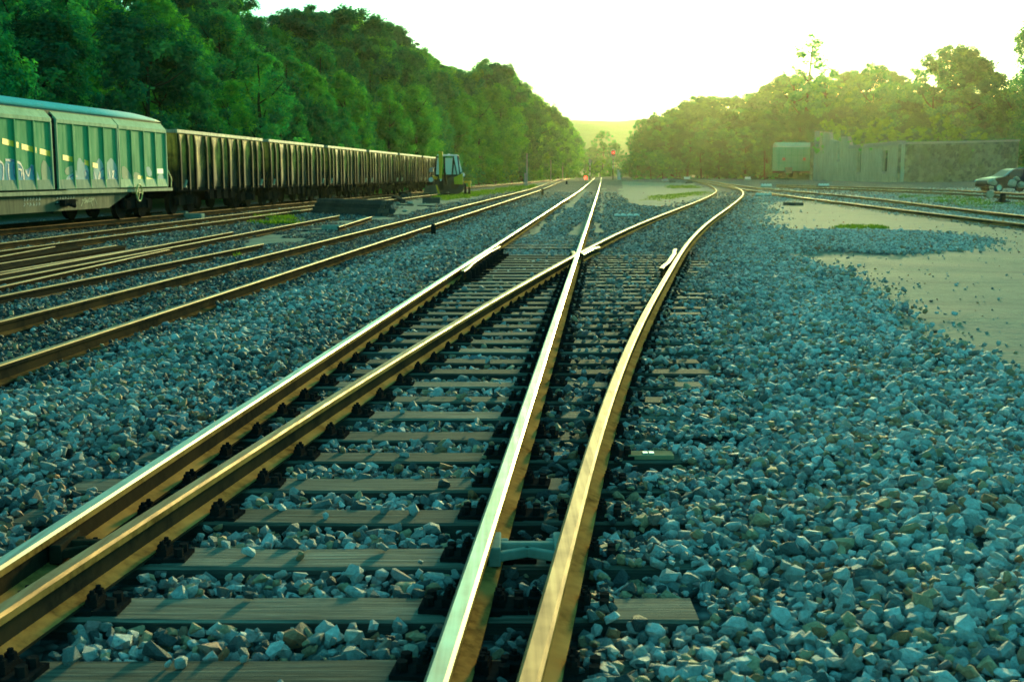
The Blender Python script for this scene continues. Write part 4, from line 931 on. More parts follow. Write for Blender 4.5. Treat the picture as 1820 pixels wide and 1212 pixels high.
# ------------------------------------------------------------------ ruined wall
pl = [xat(1445, 216), 216., 0]; pc = [xat(1600, 176), 176., 0]; pr = [xat(1808, 196), 196., 0]
ru = empty('ruined_building', (pc[0], pc[1], float(g0(pc[0], pc[1]))), 0, 'roofless ruin, pale rendered wall with slit openings joining a rubble stone wall', 'building')
def wallseg(p, q, prof, nm, mat, openings=(), thick=.55):
    """prof: (picture x, picture y of the top); the wall stands between p and q."""
    P = Vector((p[0], p[1])); Q = Vector((q[0], q[1])); d = Q - P
    def at(px):
        k = math.tan(math.atan((px - CX) / F / math.cos(PITCH) * 1.0)) if False else ray(px, HOR)[0] / ray(px, HOR)[1]
        s = (k * P.y - P.x) / (d.x - k * d.y); return s
    L = d.length; ang = math.atan2(d.y, d.x)
    m = MB(); cuts = sorted(set([a for a, b in prof] + [v for o_ in openings for v in o_[:2]]))
    mat4 = Matrix.Translation((P.x, P.y, 0)) @ Matrix.Rotation(ang, 4, 'Z')
    for a, b in zip(cuts[:-1], cuts[1:]):
        s0, s1 = at(a), at(b); xa, xb = s0 * L, s1 * L; ya = P.y + d.y * s0; yb = P.y + d.y * s1
        ta, tb = sky_at(prof, a + .001), sky_at(prof, b - .001); za, zb2 = ztop(ta, ya), ztop(tb, yb); zf = -.3
        op = [o_ for o_ in openings if o_[0] <= a and o_[1] >= b]
        def pris(z0a, z0b, z1a, z1b):
            vs = [(xa, 0, z0a), (xb, 0, z0b), (xb, 0, z1b), (xa, 0, z1a), (xa, thick, z0a), (xb, thick, z0b), (xb, thick, z1b), (xa, thick, z1a)]
            m.add([mat4 @ Vector(v) for v in vs], [(0, 1, 2, 3), (7, 6, 5, 4), (0, 4, 5, 1), (3, 2, 6, 7), (0, 3, 7, 4), (1, 5, 6, 2)])
        if op:
            zs = ztop(op[0][3], ya); pris(zf, zf, zs, zs)
            if op[0][2] is not None: zl = ztop(op[0][2], ya); pris(zl, zl, za, zb2)
        else: pris(zf, zf, za, zb2)
    ob = m.build(nm, M[mat], ru); ob.matrix_parent_inverse = Matrix.Translation(-ru.location); ob.matrix_parent_inverse = Matrix.Translation(-Vector(ru.location))
    def place(px, y0, y1, w, dep, name, mt):
        s = at(px); yy = P.y + d.y * s; x = s * L; k = MB()
        vs = [(x - w, -dep, ztop(y1, yy)), (x + w, -dep, ztop(y1, yy)), (x + w, -dep, ztop(y0, yy)), (x - w, -dep, ztop(y0, yy)), (x - w, thick - .02, ztop(y1, yy)), (x + w, thick - .02, ztop(y1, yy)), (x + w, thick - .02, ztop(y0, yy)), (x - w, thick - .02, ztop(y0, yy))]
        k.add([mat4 @ Vector(v) for v in vs], [(0, 1, 2, 3), (7, 6, 5, 4), (0, 4, 5, 1), (3, 2, 6, 7), (0, 3, 7, 4), (1, 5, 6, 2)])
        ob2 = k.build(name, M[mt], ru); ob2.matrix_parent_inverse = Matrix.Translation(-Vector(ru.location))
    def cap(pr2, dep, th, name, mt):
        k = MB()
        for (a, ya_), (b, yb_) in zip(pr2[:-1], pr2[1:]):
            sa, sb = at(a), at(b); Ya = P.y + d.y * sa; Yb = P.y + d.y * sb; za = ztop(ya_, Ya); zb3 = ztop(yb_, Yb); xa, xb = sa * L, sb * L
            vs = [(xa, -dep, za + .003), (xb, -dep, zb3 + .003), (xb, -dep, zb3 + th), (xa, -dep, za + th), (xa, thick + .1, za + .003), (xb, thick + .1, zb3 + .003), (xb, thick + .1, zb3 + th), (xa, thick + .1, za + th)]
            k.add([mat4 @ Vector(v) for v in vs], [(0, 1, 2, 3), (7, 6, 5, 4), (0, 4, 5, 1), (3, 2, 6, 7), (0, 3, 7, 4), (1, 5, 6, 2)])
        ob2 = k.build(name, M[mt], ru); ob2.matrix_parent_inverse = Matrix.Translation(-Vector(ru.location))
    return place, cap
prof1 = [(1445, 233), (1472, 236), (1473, 248), (1489, 252), (1490, 243), (1504, 243), (1507, 252), (1512, 265), (1600, 257)]
op1 = [(1454, 1460, None, 267), (1486.5, 1492, None, 284), (1522, 1529, 271, 306), (1567, 1576, 268, 305)]
place, cap = wallseg(pl, pc, prof1, 'rendered_wall', 'render_wall', op1)
for px, y in ((1525.5, 306), (1571.5, 305), (1489, 284)): place(px, y + .0, y + 4.0, .55, .12, 'sill', 'concrete')
cap([(1508, 265), (1600, 257)], .2, .55, 'coping', 'concrete')
pr_ = [(1600, 257), (1700, 255), (1808, 252)]
place, cap = wallseg(pc, pr, pr_, 'rubble_wall', 'rubble_wall'); cap(pr_, .15, .35, 'coping', 'concrete')
bk = MB(); bk.add([(pl[0], pl[1] + .6, -.3), (pl[0] + 30, pl[1] + 22, -.3), (pl[0] + 30, pl[1] + 22, 5.5), (pl[0], pl[1] + .6, 7.5), (pl[0] - .4, pl[1] + 1, -.3), (pl[0] + 29.6, pl[1] + 22.5, -.3), (pl[0] + 29.6, pl[1] + 22.5, 5.5), (pl[0] - .4, pl[1] + 1, 7.5)], [(0, 1, 2, 3), (7, 6, 5, 4), (0, 4, 5, 1), (3, 2, 6, 7), (0, 3, 7, 4), (1, 5, 6, 2)])
ob2 = bk.build('back_wall', M['rubble_wall'], ru); ob2.matrix_parent_inverse = Matrix.Translation(-Vector(ru.location))
# greenery growing over the ruin: bushes rooted in the earth inside it
for px, y, w, lab in ((1468, 224, 11, 'ivy clump over the stepped top of the pale wall'), (1490, 232, 13, 'bright leafy clump beside the second slit opening'), (1530, 238, 26, 'ivy bush spilling over the low pale wall'), (1575, 240, 26, 'ivy bush over the fourth slit opening'), (1560, 222, 30, 'tall bush inside the ruin behind the pale wall'), (1625, 236, 30, 'ivy bush over the corner of the ruin'), (1665, 216, 30, 'highest bush inside the ruin behind the rubble wall'), (1690, 238, 28, 'ivy bush along the rubble wall top'), (1735, 244, 22, 'low bush over the right part of the rubble wall')):
    tpar = (px - 1445) / 155 if px < 1600 else (px - 1600) / 208
    a, b2 = (pl, pc) if px < 1600 else (pc, pr); Y = a[1] + (b2[1] - a[1]) * tpar + 5.5 if px > 1480 else a[1] + (b2[1] - a[1]) * tpar + 2.5
    X = xat(px, Y); zb = ztop(274, Y); tree('bush_b', X, Y, max(1.5, (ztop(y - 6, Y) - zb) * 1.1), lab, None, 'bush', 'bush', max(.8, w * Y / F / (max(1.5, ztop(y, Y) - zb) * .55)), zb)
em = MB(); em.prism([(pl[0] + 1.5, pl[1]), (pc[0] + .2, pc[1] + 2), (pr[0] - 1, pr[1] + 1.5), (pl[0] + 28, pl[1] + 20)], 'z', -.3, 4.2); eo = em.build('shaded_earth_fill', M['bark'], ru); eo.matrix_parent_inverse = Matrix.Translation(-Vector(ru.location))  # earth inside the ruin, coloured dark to stand for shade behind the slits
for px, y, Y, lab in ((1800, 222, 214, 'large rounded bush above the car at the right edge'), (1775, 240, 206, 'rounded bush left of the large one above the car'), (1735, 226, 212, 'dark bush beyond the rubble wall near the tiled roof')):
    X = xat(px, Y); zb = 0.; tree('bush_a', X, Y, ztop(y, Y) - zb, lab, None, 'bush', 'bush', 1.0, zb)
# house roof glimpsed behind
Yh = 232.; hx0, hx1 = xat(1748, Yh), xat(1772, Yh)
hs = empty('house', ((hx0 + hx1) / 2, Yh, float(G(hx0, Yh))), 0, 'small red roofed house glimpsed between bushes beyond the rubble wall', 'house')
zz = float(hs.location.z); w = (hx1 - hx0) / 2 + 1.2
m = MB(); m.box(-w, w, 0, 5, -1, ztop(247, Yh) - zz); m.build('wall', M['white_paint'], hs)
m = MB(); z1 = ztop(247, Yh) - zz; m.prism([(-.5, z1 + .003), (5.5, z1 + .003), (2.5, z1 + 1.3)], 'x', -w - .3, w + .3); m.build('roof', M['brick_red'], hs)
m = MB(); m.box(-.5, .4, -.05, -.003, z1 - 1.3, z1 - .3); m.build('window', M['glass_dark'], hs)

# ------------------------------------------------------------------ car
Yc = 84.; cx0 = xat(1757, Yc); cg = float(g0(cx0, Yc)) + .0
car = empty('parked_car', (cx0, Yc, cg), math.radians(10), 'dark blue car parked before the rubble wall at the right edge', 'car')
prof = [(0.02, .42), (0, .62), (.06, .82), (.35, .98), (1.05, 1.08), (1.25, 1.12), (1.95, 1.58), (2.3, 1.66), (3.3, 1.68), (4.0, 1.55), (4.35, 1.15), (4.42, .9), (4.42, .45), (3.95, .30), (.45, .30)]
m = MB(); n = len(prof); vs = []
for yy, sx in ((0, .06), (.10, .0), (1.68, .0), (1.78, .06)):
    for x, z in prof:
        t_ = max(0, (z - 1.05)) * .25; off = (.0 if .05 < yy < 1.7 else 0); y = yy + (t_ if yy < .9 else -t_); vs.append((x + (sx if x < 2 else -sx), y, z - (.02 if sx else 0)))
fs = [(i * n + j, i * n + (j + 1) % n, (i + 1) * n + (j + 1) % n, (i + 1) * n + j) for i in range(3) for j in range(n)] + [tuple(range(n)), tuple(3 * n + j for j in range(n))[::-1]]
m.add(vs, fs).build('body', M['car_paint'], car, False, .04)
def win(pts, nm='window', mat='glass_dark', yy=-.012):
    k = MB(); vs = [(x, yy + max(0, z - 1.05) * .25, z) for x, z in pts] + [(x, yy + .01 + max(0, z - 1.05) * .25, z) for x, z in pts]; q = len(pts)
    k.add(vs, [tuple(range(q)), tuple(range(q, 2 * q))[::-1]] + [(i, (i + 1) % q, q + (i + 1) % q, q + i) for i in range(q)]); return k.build(nm, M[mat], car)
win([(1.5, 1.14), (2.02, 1.52), (2.65, 1.58), (2.65, 1.14)]); win([(2.75, 1.14), (2.75, 1.58), (3.35, 1.56), (3.75, 1.16)])
k = MB(); k.tube([(1.22, -.01, 1.12), (1.93, .10, 1.60), (2.35, .14, 1.69), (3.3, .14, 1.70)], .035, 6); k.build('roof_rail', M['silver'], car)
k = MB(); k.prism([(.02, .74), (.10, .86), (.52, .98), (.56, .88), (.2, .76)], 'y', -.03, .12); k.build('headlight', M['silver'], car)
k = MB(); k.prism([(.02, .74), (.10, .86), (.52, .98), (.56, .88), (.2, .76)], 'y', 1.66, 1.81); k.build('headlight', M['silver'], car)
k = MB(); k.box(1.45, 1.6, -.2, -.05, 1.1, 1.24); k.build('wing_mirror', M['car_paint'], car, bevel=.03)
for x in (.85, 3.55):
    for y0, y1 in ((-.03, .2), (1.58, 1.81)):
        k = MB(); k.tube([(x, y0, .33), (x, y1, .33)], .33, 22); wo = k.build('wheel', M['tyre'], car)
        k = MB(); k.tube([(x, y0 - .012 if y0 < 0 else y1, .33), (x, y0 if y0 < 0 else y1 + .012, .33)], .2, 14); k.build('rim', M['silver'], wo)
# pale boulders standing in front of the car
def rock(name, X, Y, z, sx, sy, sz, mat, label, cat, group=None, seed=0):
    bm = bmesh.new(); r = random.Random(seed)
    for k in range(26):
        v = Vector((r.gauss(0, 1), r.gauss(0, 1), r.gauss(0, 1))).normalized() * r.uniform(.8, 1.05); bm.verts.new((v.x * sx, v.y * sy, v.z * sz))
    bmesh.ops.convex_hull(bm, input=bm.verts); me = bpy.data.meshes.new(name); bm.to_mesh(me); bm.free(); me.materials.append(M[mat])
    o = bpy.data.objects.new(name, me); COL.objects.link(o); o.location = (X, Y, z); b = o.modifiers.new('bevel', 'BEVEL'); b.width = min(sx, sz) * .12; b.segments = 2; tag(o, label, cat, group); return o
for i, (px, y0, y1, wpx, lab) in enumerate(((1764, 318, 331, 9, 'pale boulder in front of the car bumper'), (1763, 330, 338, 4, 'small pale stone under the boulder at the car bumper'), (1799, 319, 334, 9, 'pale boulder before the middle of the car'), (1816, 323, 336, 8, 'pale boulder at the right edge before the car'), (1808, 313, 322, 7, 'flat pale stone leaning behind two boulders by the car'))):
    Yb = 81.; rock('boulder', xat(px, Yb), Yb, (ztop(y0, Yb) + ztop(y1, Yb)) / 2, wpx * Yb / F, .35, (y1 - y0) / 2 * Yb / F * 1.1, 'concrete', lab, 'boulder', None, 40 + i)
# point lever with its round weight
Yl = gp(1781, 361, -.03)[1]; xl = gp(1781, 361, -.03)[0]; zl = float(g0(xl, Yl)) - .03; S = Yl / F
pv = empty('point_lever', (xl, Yl, zl), 0, 'black point lever with round pale counterweight beside the right hand track', 'point lever')
m = MB(); m.box(-9 * S, 12 * S, -.25, .25, -.05, 4 * S); m.box(-3 * S, 4 * S, -.15, .15, 4 * S, 16 * S); m.prism([(-12 * S, 0), (-4 * S, 0), (-3 * S, 8 * S)], 'y', -.12, .12); m.build('stand', M['iron_black'], pv, bevel=.02)
m = MB(); m.tube([(0, -.18, 10 * S), (-23 * S, -.18, 15 * S)], .025, 8); m.build('arm', M['iron_black'], pv)
m = MB(); m.tube([(-24.5 * S, -.28, 15 * S), (-24.5 * S, -.25, 15 * S), (-24.5 * S, -.11, 15 * S), (-24.5 * S, -.08, 15 * S)], [5.4 * S, 6.4 * S, 6.4 * S, 5.4 * S], 22); m.build('counterweight', M['concrete'], pv)

# ------------------------------------------------------------------ backhoe digger
Yd = gp(800, 346, 0.)[1]; xd = xat(772, Yd); S = Yd / F; gz = float(g0(xd, Yd))
dg = empty('backhoe_digger', (xd, Yd, gz), 0, 'yellow backhoe digger with white framed cab parked beside the last open wagons', 'digger')
def DX(px): return (px - 772) * S
def DZ(py): return ztop(py, Yd) - gz
def dbox(m, x0, x1, y0, y1, a=0, b=1.2, mi=0): m.box(DX(x0), DX(x1), a, b, DZ(y1), DZ(y0), mi)
m = MB(); m.prism([(DX(774), DZ(314)), (DX(821), DZ(312)), (DX(823), DZ(330)), (DX(815), DZ(334)), (DX(780), DZ(335)), (DX(772), DZ(326))], 'y', .1, 1.9); m.build('chassis', M['iron_black'], dg)
m = MB(); m.prism([(DX(806), DZ(316)), (DX(822), DZ(308)), (DX(823), DZ(328)), (DX(807), DZ(328))], 'y', -.05, .09); m.prism([(DX(768), DZ(312)), (DX(778), DZ(315)), (DX(776), DZ(320)), (DX(770), DZ(318))], 'y', -.1, .3); m.build('engine_cover', M['digger_yellow'], dg, bevel=.03)
cab = MB()
for a, b2 in (((776, 278), (773, 313)), ((789, 279), (790, 318)), ((806, 278), (803, 314)), ((813, 276), (817, 312))):
    for yy in (.05, 1.75): cab.bar((DX(a[0]), yy, DZ(a[1])), (DX(b2[0]), yy, DZ(b2[1])), .12, .10)
cab.bar((DX(806.5), .04, DZ(284)), (DX(811.5), .04, DZ(312)), .09, .09)
dbox(cab, 773, 818, 310.5, 313.5, .0, 1.8); cab.build('cab_frame', M['iron_black'], dg)
for pts in ([(777, 281), (780, 281), (780, 311), (774.5, 311)], [(791, 281), (804.5, 281), (802, 312), (791.5, 314)], [(807.5, 281), (812, 281), (815.5, 310.5), (805, 310.5)]):
    k = MB(); k.prism([(DX(x), DZ(y)) for x, y in pts], 'y', .09, .11); k.build('window', M['glass'], dg)
k = MB(); k.prism([(DX(805.5), DZ(276)), (DX(813.5), DZ(276)), (DX(821), DZ(305)), (DX(814), DZ(309))], 'y', .02, .045); k.build('side_panel', M['white_paint'], dg)
k = MB(); k.prism([(DX(776), DZ(277.5)), (DX(778), DZ(275)), (DX(812), DZ(275)), (DX(814), DZ(277.5))], 'y', -.1, 1.9); dbox(k, 795, 799, 273.5, 275.5, .5, 1.0); k.build('cab_roof', M['white_paint'], dg, bevel=.02)
k = MB(); k.prism([(DX(781), DZ(270)), (DX(788.5), DZ(270)), (DX(788), DZ(290)), (DX(786.5), DZ(318)), (DX(782), DZ(318)), (DX(781.5), DZ(290))], 'y', -1.3, -.95); k.build('boom', M['digger_yellow'], dg, bevel=.03)
k = MB(); k.bar((DX(784), -.9, DZ(316)), (DX(787), -.9, DZ(338)), .3, .34); k.tube([(DX(790), -.8, DZ(300)), (DX(794), -.4, DZ(328))], .09, 10); k.build('dipper_arm', M['iron_black'], dg)
k = MB(); k.tube([(DX(783.5), -1.05, DZ(315)), (DX(784), -1.05, DZ(322))], .09, 10); k.build('hydraulic_ram', M['silver'], dg)
k = MB(); k.prism([(DX(759), DZ(331)), (DX(776), DZ(329)), (DX(779), DZ(347)), (DX(768), DZ(348)), (DX(753), DZ(346))], 'y', -1.6, -.6); k.build('digging_bucket', M['wagon_under'], dg, bevel=.03)
k = MB(); k.bar((DX(776), -1.0, DZ(329)), (DX(782), -.9, DZ(346)), .12, .14); k.build('bucket_link', M['digger_yellow'], dg)
for px, nm in ((818.5, 'a'), (833, 'b')):
    k = MB(); dbox(k, px - 2.2, px + 2.2, 312 if nm == 'a' else 323, 333, .2, .6); k.build('stabilizer_arm', M['digger_yellow'], dg, bevel=.02)
    k = MB(); dbox(k, px + 5.5 if nm == 'a' else px - 1.8, px + 9.5 if nm == 'a' else px + 1.8, 327, 344, .25, .5); k.box(DX(px + 3) if nm == 'a' else DX(px - 3), DX(px + 11) if nm == 'a' else DX(px + 3.2), .1, .6, 0, .12); k.build('stabilizer_leg', M['iron_black'], dg)
k = MB(); dbox(k, 819, 836, 322, 326, .65, .95); k.build('tool_bar', M['digger_yellow'], dg)
for px, rad in ((784, .62), (808, .78)):
    for yy in (.0, 1.75):
        k = MB(); k.tube([(DX(px), yy, rad), (DX(px), yy + .38, rad)], rad, 24); wo = k.build('wheel', M['tyre'], dg); k = MB(); k.tube([(DX(px), yy - .02, rad), (DX(px), yy - .002, rad)], rad * .45, 16); k.build('rim', M['rust_dark'], wo)
k = MB(); k.tube([(DX(764), .2, DZ(299.5)), (DX(774), .3, DZ(298.5))], .06, 6); k.box(DX(763), DX(770), .1, .3, DZ(306), DZ(300)); k.build('mirror', M['grey_metal'], dg)
k = MB(); k.tube([(DX(766), .0, DZ(319.5)), (DX(766), .14, DZ(319.5))], .2, 14); k.build('headlight', M['white_paint'], dg)
k = MB(); k.tube([(DX(822), .0, DZ(311)), (DX(822), .14, DZ(311))], .17, 14); k.build('headlight', M['white_paint'], dg)

# ------------------------------------------------------------------ timber stack, loose rails, odds and ends
def beam_between(name, a, b, za, zb, w, h, mat, label, cat, group=None):
    d = Vector((b[0] - a[0], b[1] - a[1], zb - za)); L = d.length; o = MB().box(0, L, -w / 2, w / 2, 0, h).build(name, M[mat], None, bevel=.012)
    o.location = (a[0], a[1], za); o.rotation_euler = (0, -math.asin((zb - za) / L), math.atan2(d.y, d.x)); return tag(o, label, cat, group)
f0 = gp(556, 380, -.05); f1 = gp(672, 386, -.05)
axis = Vector((f1[0] - f0[0], f1[1] - f0[1])); nrm = Vector((-axis.y, axis.x)).normalized()
SL = [('bottom front', 0, 0), ('bottom middle', 1, 0), ('bottom rear', 2, 0), ('second layer front', 0, 1), ('second layer middle', 1, 1), ('second layer rear', 2, 1), ('third layer front', 0, 2), ('third layer rear', 1, 2), ('topmost front', 0, 3), ('topmost rear', 1, 3)]
hs_ = .165; lab_end = {0: 'of the dark stack by the open wagons'}
for lab, r_, c_ in SL:
    off = nrm * (.29 * r_ + (.1 * c_)); j0, j1 = random.uniform(-.12, .12), random.uniform(-.12, .12); q = .05 * c_
    a = (f0[0] + off.x + axis.x * (.0 + j0 * .04), f0[1] + off.y + axis.y * (.0 + j0 * .04)); b2 = (f1[0] + off.x + axis.x * (j1 * .03), f1[1] + off.y + axis.y * (j1 * .03))
    beam_between('timber', a, b2, -.07 + c_ * (hs_ + .002), -.07 + c_ * (hs_ + .002), .25, hs_, 'timber_dark', '%s old black timber of the stack in front of the open wagons' % lab, 'timber', 'stacked timbers')
tp = gp(688, 384, -.05); m = MB(); m.prism([(-.22, 0), (.30, 0), (.12, .42), (-.02, .55), (-.14, .5)], 'y', -.12, .12); o = m.build('timber', M['timber_dark'], None, bevel=.01); o.location = (tp[0], tp[1], -.06); tag(o, 'short broken timber standing against the right end of the stack', 'timber')
for i, (p, q, lab) in enumerate((((751, 361), (782, 361), 'thick black timber lying below the digging bucket'), ((700, 354), (716, 361), 'charred timber offcut right of the stack'), ((712, 352), (728, 353), 'small dark timber offcut propped on scrap'), ((705, 366), (735, 366), 'dark flat board on the pale sand right of the stack'), ((745, 366), (782, 367), 'thin board on the sand below the thick timber'), ((470, 412), (620, 409), 'dark board half buried by the grass tufts'))):
    a = gp(*p, -.03); b2 = gp(*q, -.03); hh = (.35, .25, .45, .1, .06, .05)[i]; beam_between('timber', a, b2, a[2] - .02, b2[2] - .02, .3, hh, 'timber_dark', lab, 'timber')
for i, (px, py, w, lab) in enumerate(((717, 353, 8, 'dark lump of scrap on the sand right of the timber stack'), (724, 351, 7, 'dark scrap lump leaning towards the digger'), (706, 363, 6, 'brown stone among the scrap by the timber stack'), (728, 363, 7, 'grey stone among the scrap by the timber stack'), (719, 377, 6, 'flat stone alone on the sand near the left track'))):
    p = gp(px, py, -.03); s_ = p[1] / F; rock('stone', p[0], p[1], p[2] + w * s_ * .3, w * s_, w * s_ * .8, w * s_ * (.8 if i < 2 else .4), 'timber_dark' if i < 2 else 'concrete', lab, 'stone', None, 70 + i)
def loose(px0, py0, px1, py1, label, z=.12, mt='rail_dull', base=None):
    a = gp(px0, py0, z); b2 = gp(px1, py1, z); n = max(2, int(abs(b2[1] - a[1]) / 3) + 2)
    pts = [(a[0] + (b2[0] - a[0]) * k / (n - 1), a[1] + (b2[1] - a[1]) * k / (n - 1), a[2] + (b2[2] - a[2]) * k / (n - 1)) for k in range(n)]
    o = rail(pts, mt, 'rust_dark', 'loose_rail', None, h=.145, mfoot='rust_orange' if mt == 'rail_dull' else 'rust_dark'); return tag(o, label, 'loose rail', 'loose rails lying in the yard')
loose(601, 403, 660, 385, 'short cut length of rusty rail beside the timber stack', .14, 'rail_dull')
m = MB(); p = gp(592, 405, .05); m.box(-.35, .35, -.12, .12, -.14, .13); o = m.build('concrete_block', M['concrete'], None, bevel=.015); o.location = (p[0] , p[1] + .1, p[2] - .05); tag(o, 'grey concrete block under the end of the short cut rail', 'block')
loose(-60, 508, 602, 383, 'long loose rail reaching from the left edge to the timber stack', .13)
loose(-60, 537, 467, 433, 'loose rail nearest the left track, ending on the gravel', .13)
loose(-60, 522, 300, 443, 'loose rail lying on its side just behind the nearest one', .10)
loose(-60, 498, 413, 412, 'loose rail ending behind the long one near its middle', .13)
for i in range(8):
    y0 = 496 - i * 5.4; x1 = 300 - i * 26 + (i % 3) * 18; y1 = 436 - i * .9 + (300 - x1) * .045
    loose(-60, y0 + 8, x1, y1, ('front', 'second', 'third', 'fourth', 'fifth', 'sixth', 'seventh', 'rearmost')[i] + ' rail of the close packed heap of rails at the left edge', .11 + .004 * (i % 3), 'rail_dull' if i in (2, 5) else 'rail_side')
loose(-60, 466, 96, 438, 'short rusty rail end showing behind the packed heap of rails', .15)
p = gp(310, 387, 0); m = MB(); m.box(-.8, 1.1, -.25, .25, -.05, .16); m.box(-.4, .5, -.2, .2, .162, .25); o = m.build('concrete_block', M['concrete'], None, bevel=.03); o.location = p; tag(o, 'low pale concrete block under the gap between covered and open wagon', 'block')
# short black posts between tracks
for px, y0, y1, w, lab in ((770.5, 403, 424, 8.5, 'short black post beside the left track, nearest of three'), (964, 337, 347, 4, 'short black post beside the left track, middle of three'), (1007, 323, 328, 2.6, 'short black post beside the left track, farthest of three')):
    p = gp(px, y1, -.03); s_ = p[1] / F; m = MB(); hh = (y1 - y0) * s_ + .03; ww = w * s_ / 2; m.box(-ww, ww, -ww, ww, -.3, hh); m.prism([(-ww, hh), (ww, hh), (ww * .6, hh + .03), (-ww * .6, hh + .03)], 'y', -ww, ww); o = m.build('marker_post', M['iron_black'], None, bevel=.01); o.location = (p[0], p[1], p[2]); tag(o, lab, 'post', 'short black posts by the left track')
# white painted clearance markers: a row of knobs on a white block
def marker(px, py, w, lab, n=4):
    p = gp(px, py, -.03); s_ = p[1] / F; t = empty('clearance_marker', (p[0], p[1], p[2]), 0, lab, 'marker', 'white clearance markers between tracks'); ww = w * s_ / 2
    MB().box(-ww, ww, -.15, .15, -.05, 2.2 * s_).build('base', M['concrete'], t, bevel=.01)
    for k in range(n):
        x = -ww + (k + .5) * 2 * ww / n; m = MB(); q = ww / n * .92; m.prism([(x - q, 2.2 * s_ + .002), (x + q, 2.2 * s_ + .002), (x + q * .8, 5 * s_), (x, 6.2 * s_), (x - q * .8, 5 * s_)], 'y', -.12, .12); m.build('block', M['white_paint'], t, bevel=.02)
marker(1114, 386, 46, 'white clearance marker beside the main track, nearest one, beyond the frog'); marker(1357, 349, 28, 'white clearance marker between branch and right hand track'); marker(1362, 333, 19, 'far white clearance marker just left of the ruin'); marker(1464, 332.5, 19, 'far white clearance marker in front of the pale ruin wall'); marker(1221, 320.5, 11, 'very far white clearance marker before the right hand wood', 3); marker(1329, 320.5, 11, 'very far white clearance marker left of the far green wagon', 3)
p = gp(1410, 364, -.03); beam_between('timber', gp(1399, 365, -.03), gp(1421, 366, -.03), p[2], p[2], .5, .16, 'timber_dark', 'dark timber chunk on the sand right of the branch curve', 'timber')
for px, py, w, lab in ((1182, 322, 8, 'grey scrap lying far off between branch and main track'), (1195, 324, 8, 'dark scrap pile far off beside the branch track'), (1224, 326, 9, 'dark weedy scrap heap by the far end of the branch')):
    p = gp(px, py, 0); s_ = p[1] / F; rock('scrap_heap', p[0], p[1], p[2] + w * s_ * .15, w * s_, w * s_ * .6, w * s_ * .35, 'grey_metal' if px < 1190 else 'timber_dark', lab, 'scrap heap', None, px)
p = gp(1243, 357, 0); 
for i, (px, py, w, mt, lab) in enumerate(((1232, 371, 5, 'timber_dark', 'dark stone beside the left rail of the branch curve'), (1239, 368, 4, 'pale_stone', 'white stone beside the left rail of the branch curve'), (1244, 366, 4, 'concrete', 'grey stone beside the left rail of the branch curve'), (1233, 428, 4, 'white_paint', 'small white stone right of the branch rail by the check rail'), (1689, 623, 13, 'timber_dark', 'large dark stone on the edge of the pale sand'), (1662, 592, 13, 'timber_dark', 'flat dark stone lying on the pale sand'))):
    p = gp(px, py, -.02); s_ = p[1] / F; rock('stone', p[0], p[1], p[2] + w * s_ * .2, w * s_, w * s_ * .8, w * s_ * (.6 if i != 5 else .25), mt, lab, 'stone', None, 90 + i)
# wooden sleeper end with a pale tag right of the curved rail
p = gp(1152, 814, .0); m = MB(); m.box(-.12, .14, -.06, .06, -.004, .022); o = m.build('wooden_plate', M['wood_tag'], None, bevel=.004); o.location = (p[0], p[1], p[2] + .008); tag(o, 'brown wooden plate with a white tag beside the curved rail', 'plate')
k = MB()
for dx in (-.018, .018): k.box(.0 + dx - .014, .0 + dx + .014, -.022, .022, .0225, .027)
k.build('tag', M['white_paint'], o)

# ------------------------------------------------------------------ signals, posts
def signal(px, ytop, ybase_Y, label, lit):
    Y = ybase_Y; X = xat(px, Y); g = float(g0(X, Y)); S = Y / F; t = empty('railway_signal', (X, Y, g), 0, label, 'signal'); zt = ztop(ytop, Y) - g; hh = (10.5 if lit else 7) * S; w = 3.2 * S if lit else 2.4 * S
    m = MB(); m.prism([(-w, zt - hh), (w, zt - hh), (w, zt - w * .6), (w * .5, zt), (-w * .5, zt), (-w, zt - w * .6)], 'y', -.1, .1); hd = m.build('signal_head', M['iron_black'] if lit else M['grey_metal'], t)
    if lit:
        m = MB(); m.prism([(-w - .12, zt - hh - .12), (w + .12, zt - hh - .12), (w + .12, zt - w * .5), (w * .5, zt + .12), (-w * .5, zt + .12), (-w - .12, zt - w * .5)], 'y', .103, .13); m.build('backboard_edge', M['white_paint'], hd)
        m = MB(); m.tube([(0, -.16, zt - hh * .44), (0, -.102, zt - hh * .44)], 1.7 * S, 16); m.build('lamp', M['red_lamp'], hd)
    z = zt - hh; k = 0; seg = (4.5 * S, 3 * S, 5 * S, 3.5 * S, 6 * S, 30 * S)
    while z > 0:
        z1 = max(-.2, z - seg[min(k, 5)]); m = MB(); m.tube([(0, 0, z1), (0, 0, z - .003)], (1.1 if k % 2 == 0 else 1.35) * S * .75, 10); m.build('pole_band', M['white_paint'] if k % 2 == 0 else M['iron_black'], t); z = z1; k += 1
    return t
signal(1089.5, 267, 265, 'tall signal showing a red light on a banded pole between the tracks', True)
signal(1048.5, 283, 275, 'grey signal seen from behind on a thin banded pole left of the main track', False)
def cab_(px, y0, w, Y, lab, mt='white_paint'):
    X = xat(px, Y); g = float(g0(X, Y)); S = Y / F; m = MB(); z = ztop(y0, Y) - g; m.box(-w * S / 2, w * S / 2, -.2, .2, -.1, z); m.prism([(-w * S / 2 - .05, z + .003), (w * S / 2 + .05, z + .003), (w * S / 2, z + .15), (-w * S / 2, z + .15)], 'y', -.26, .26); o = m.build('trackside_cabinet', M[mt], None, bevel=.02); o.location = (X, Y, g); tag(o, lab, 'cabinet')
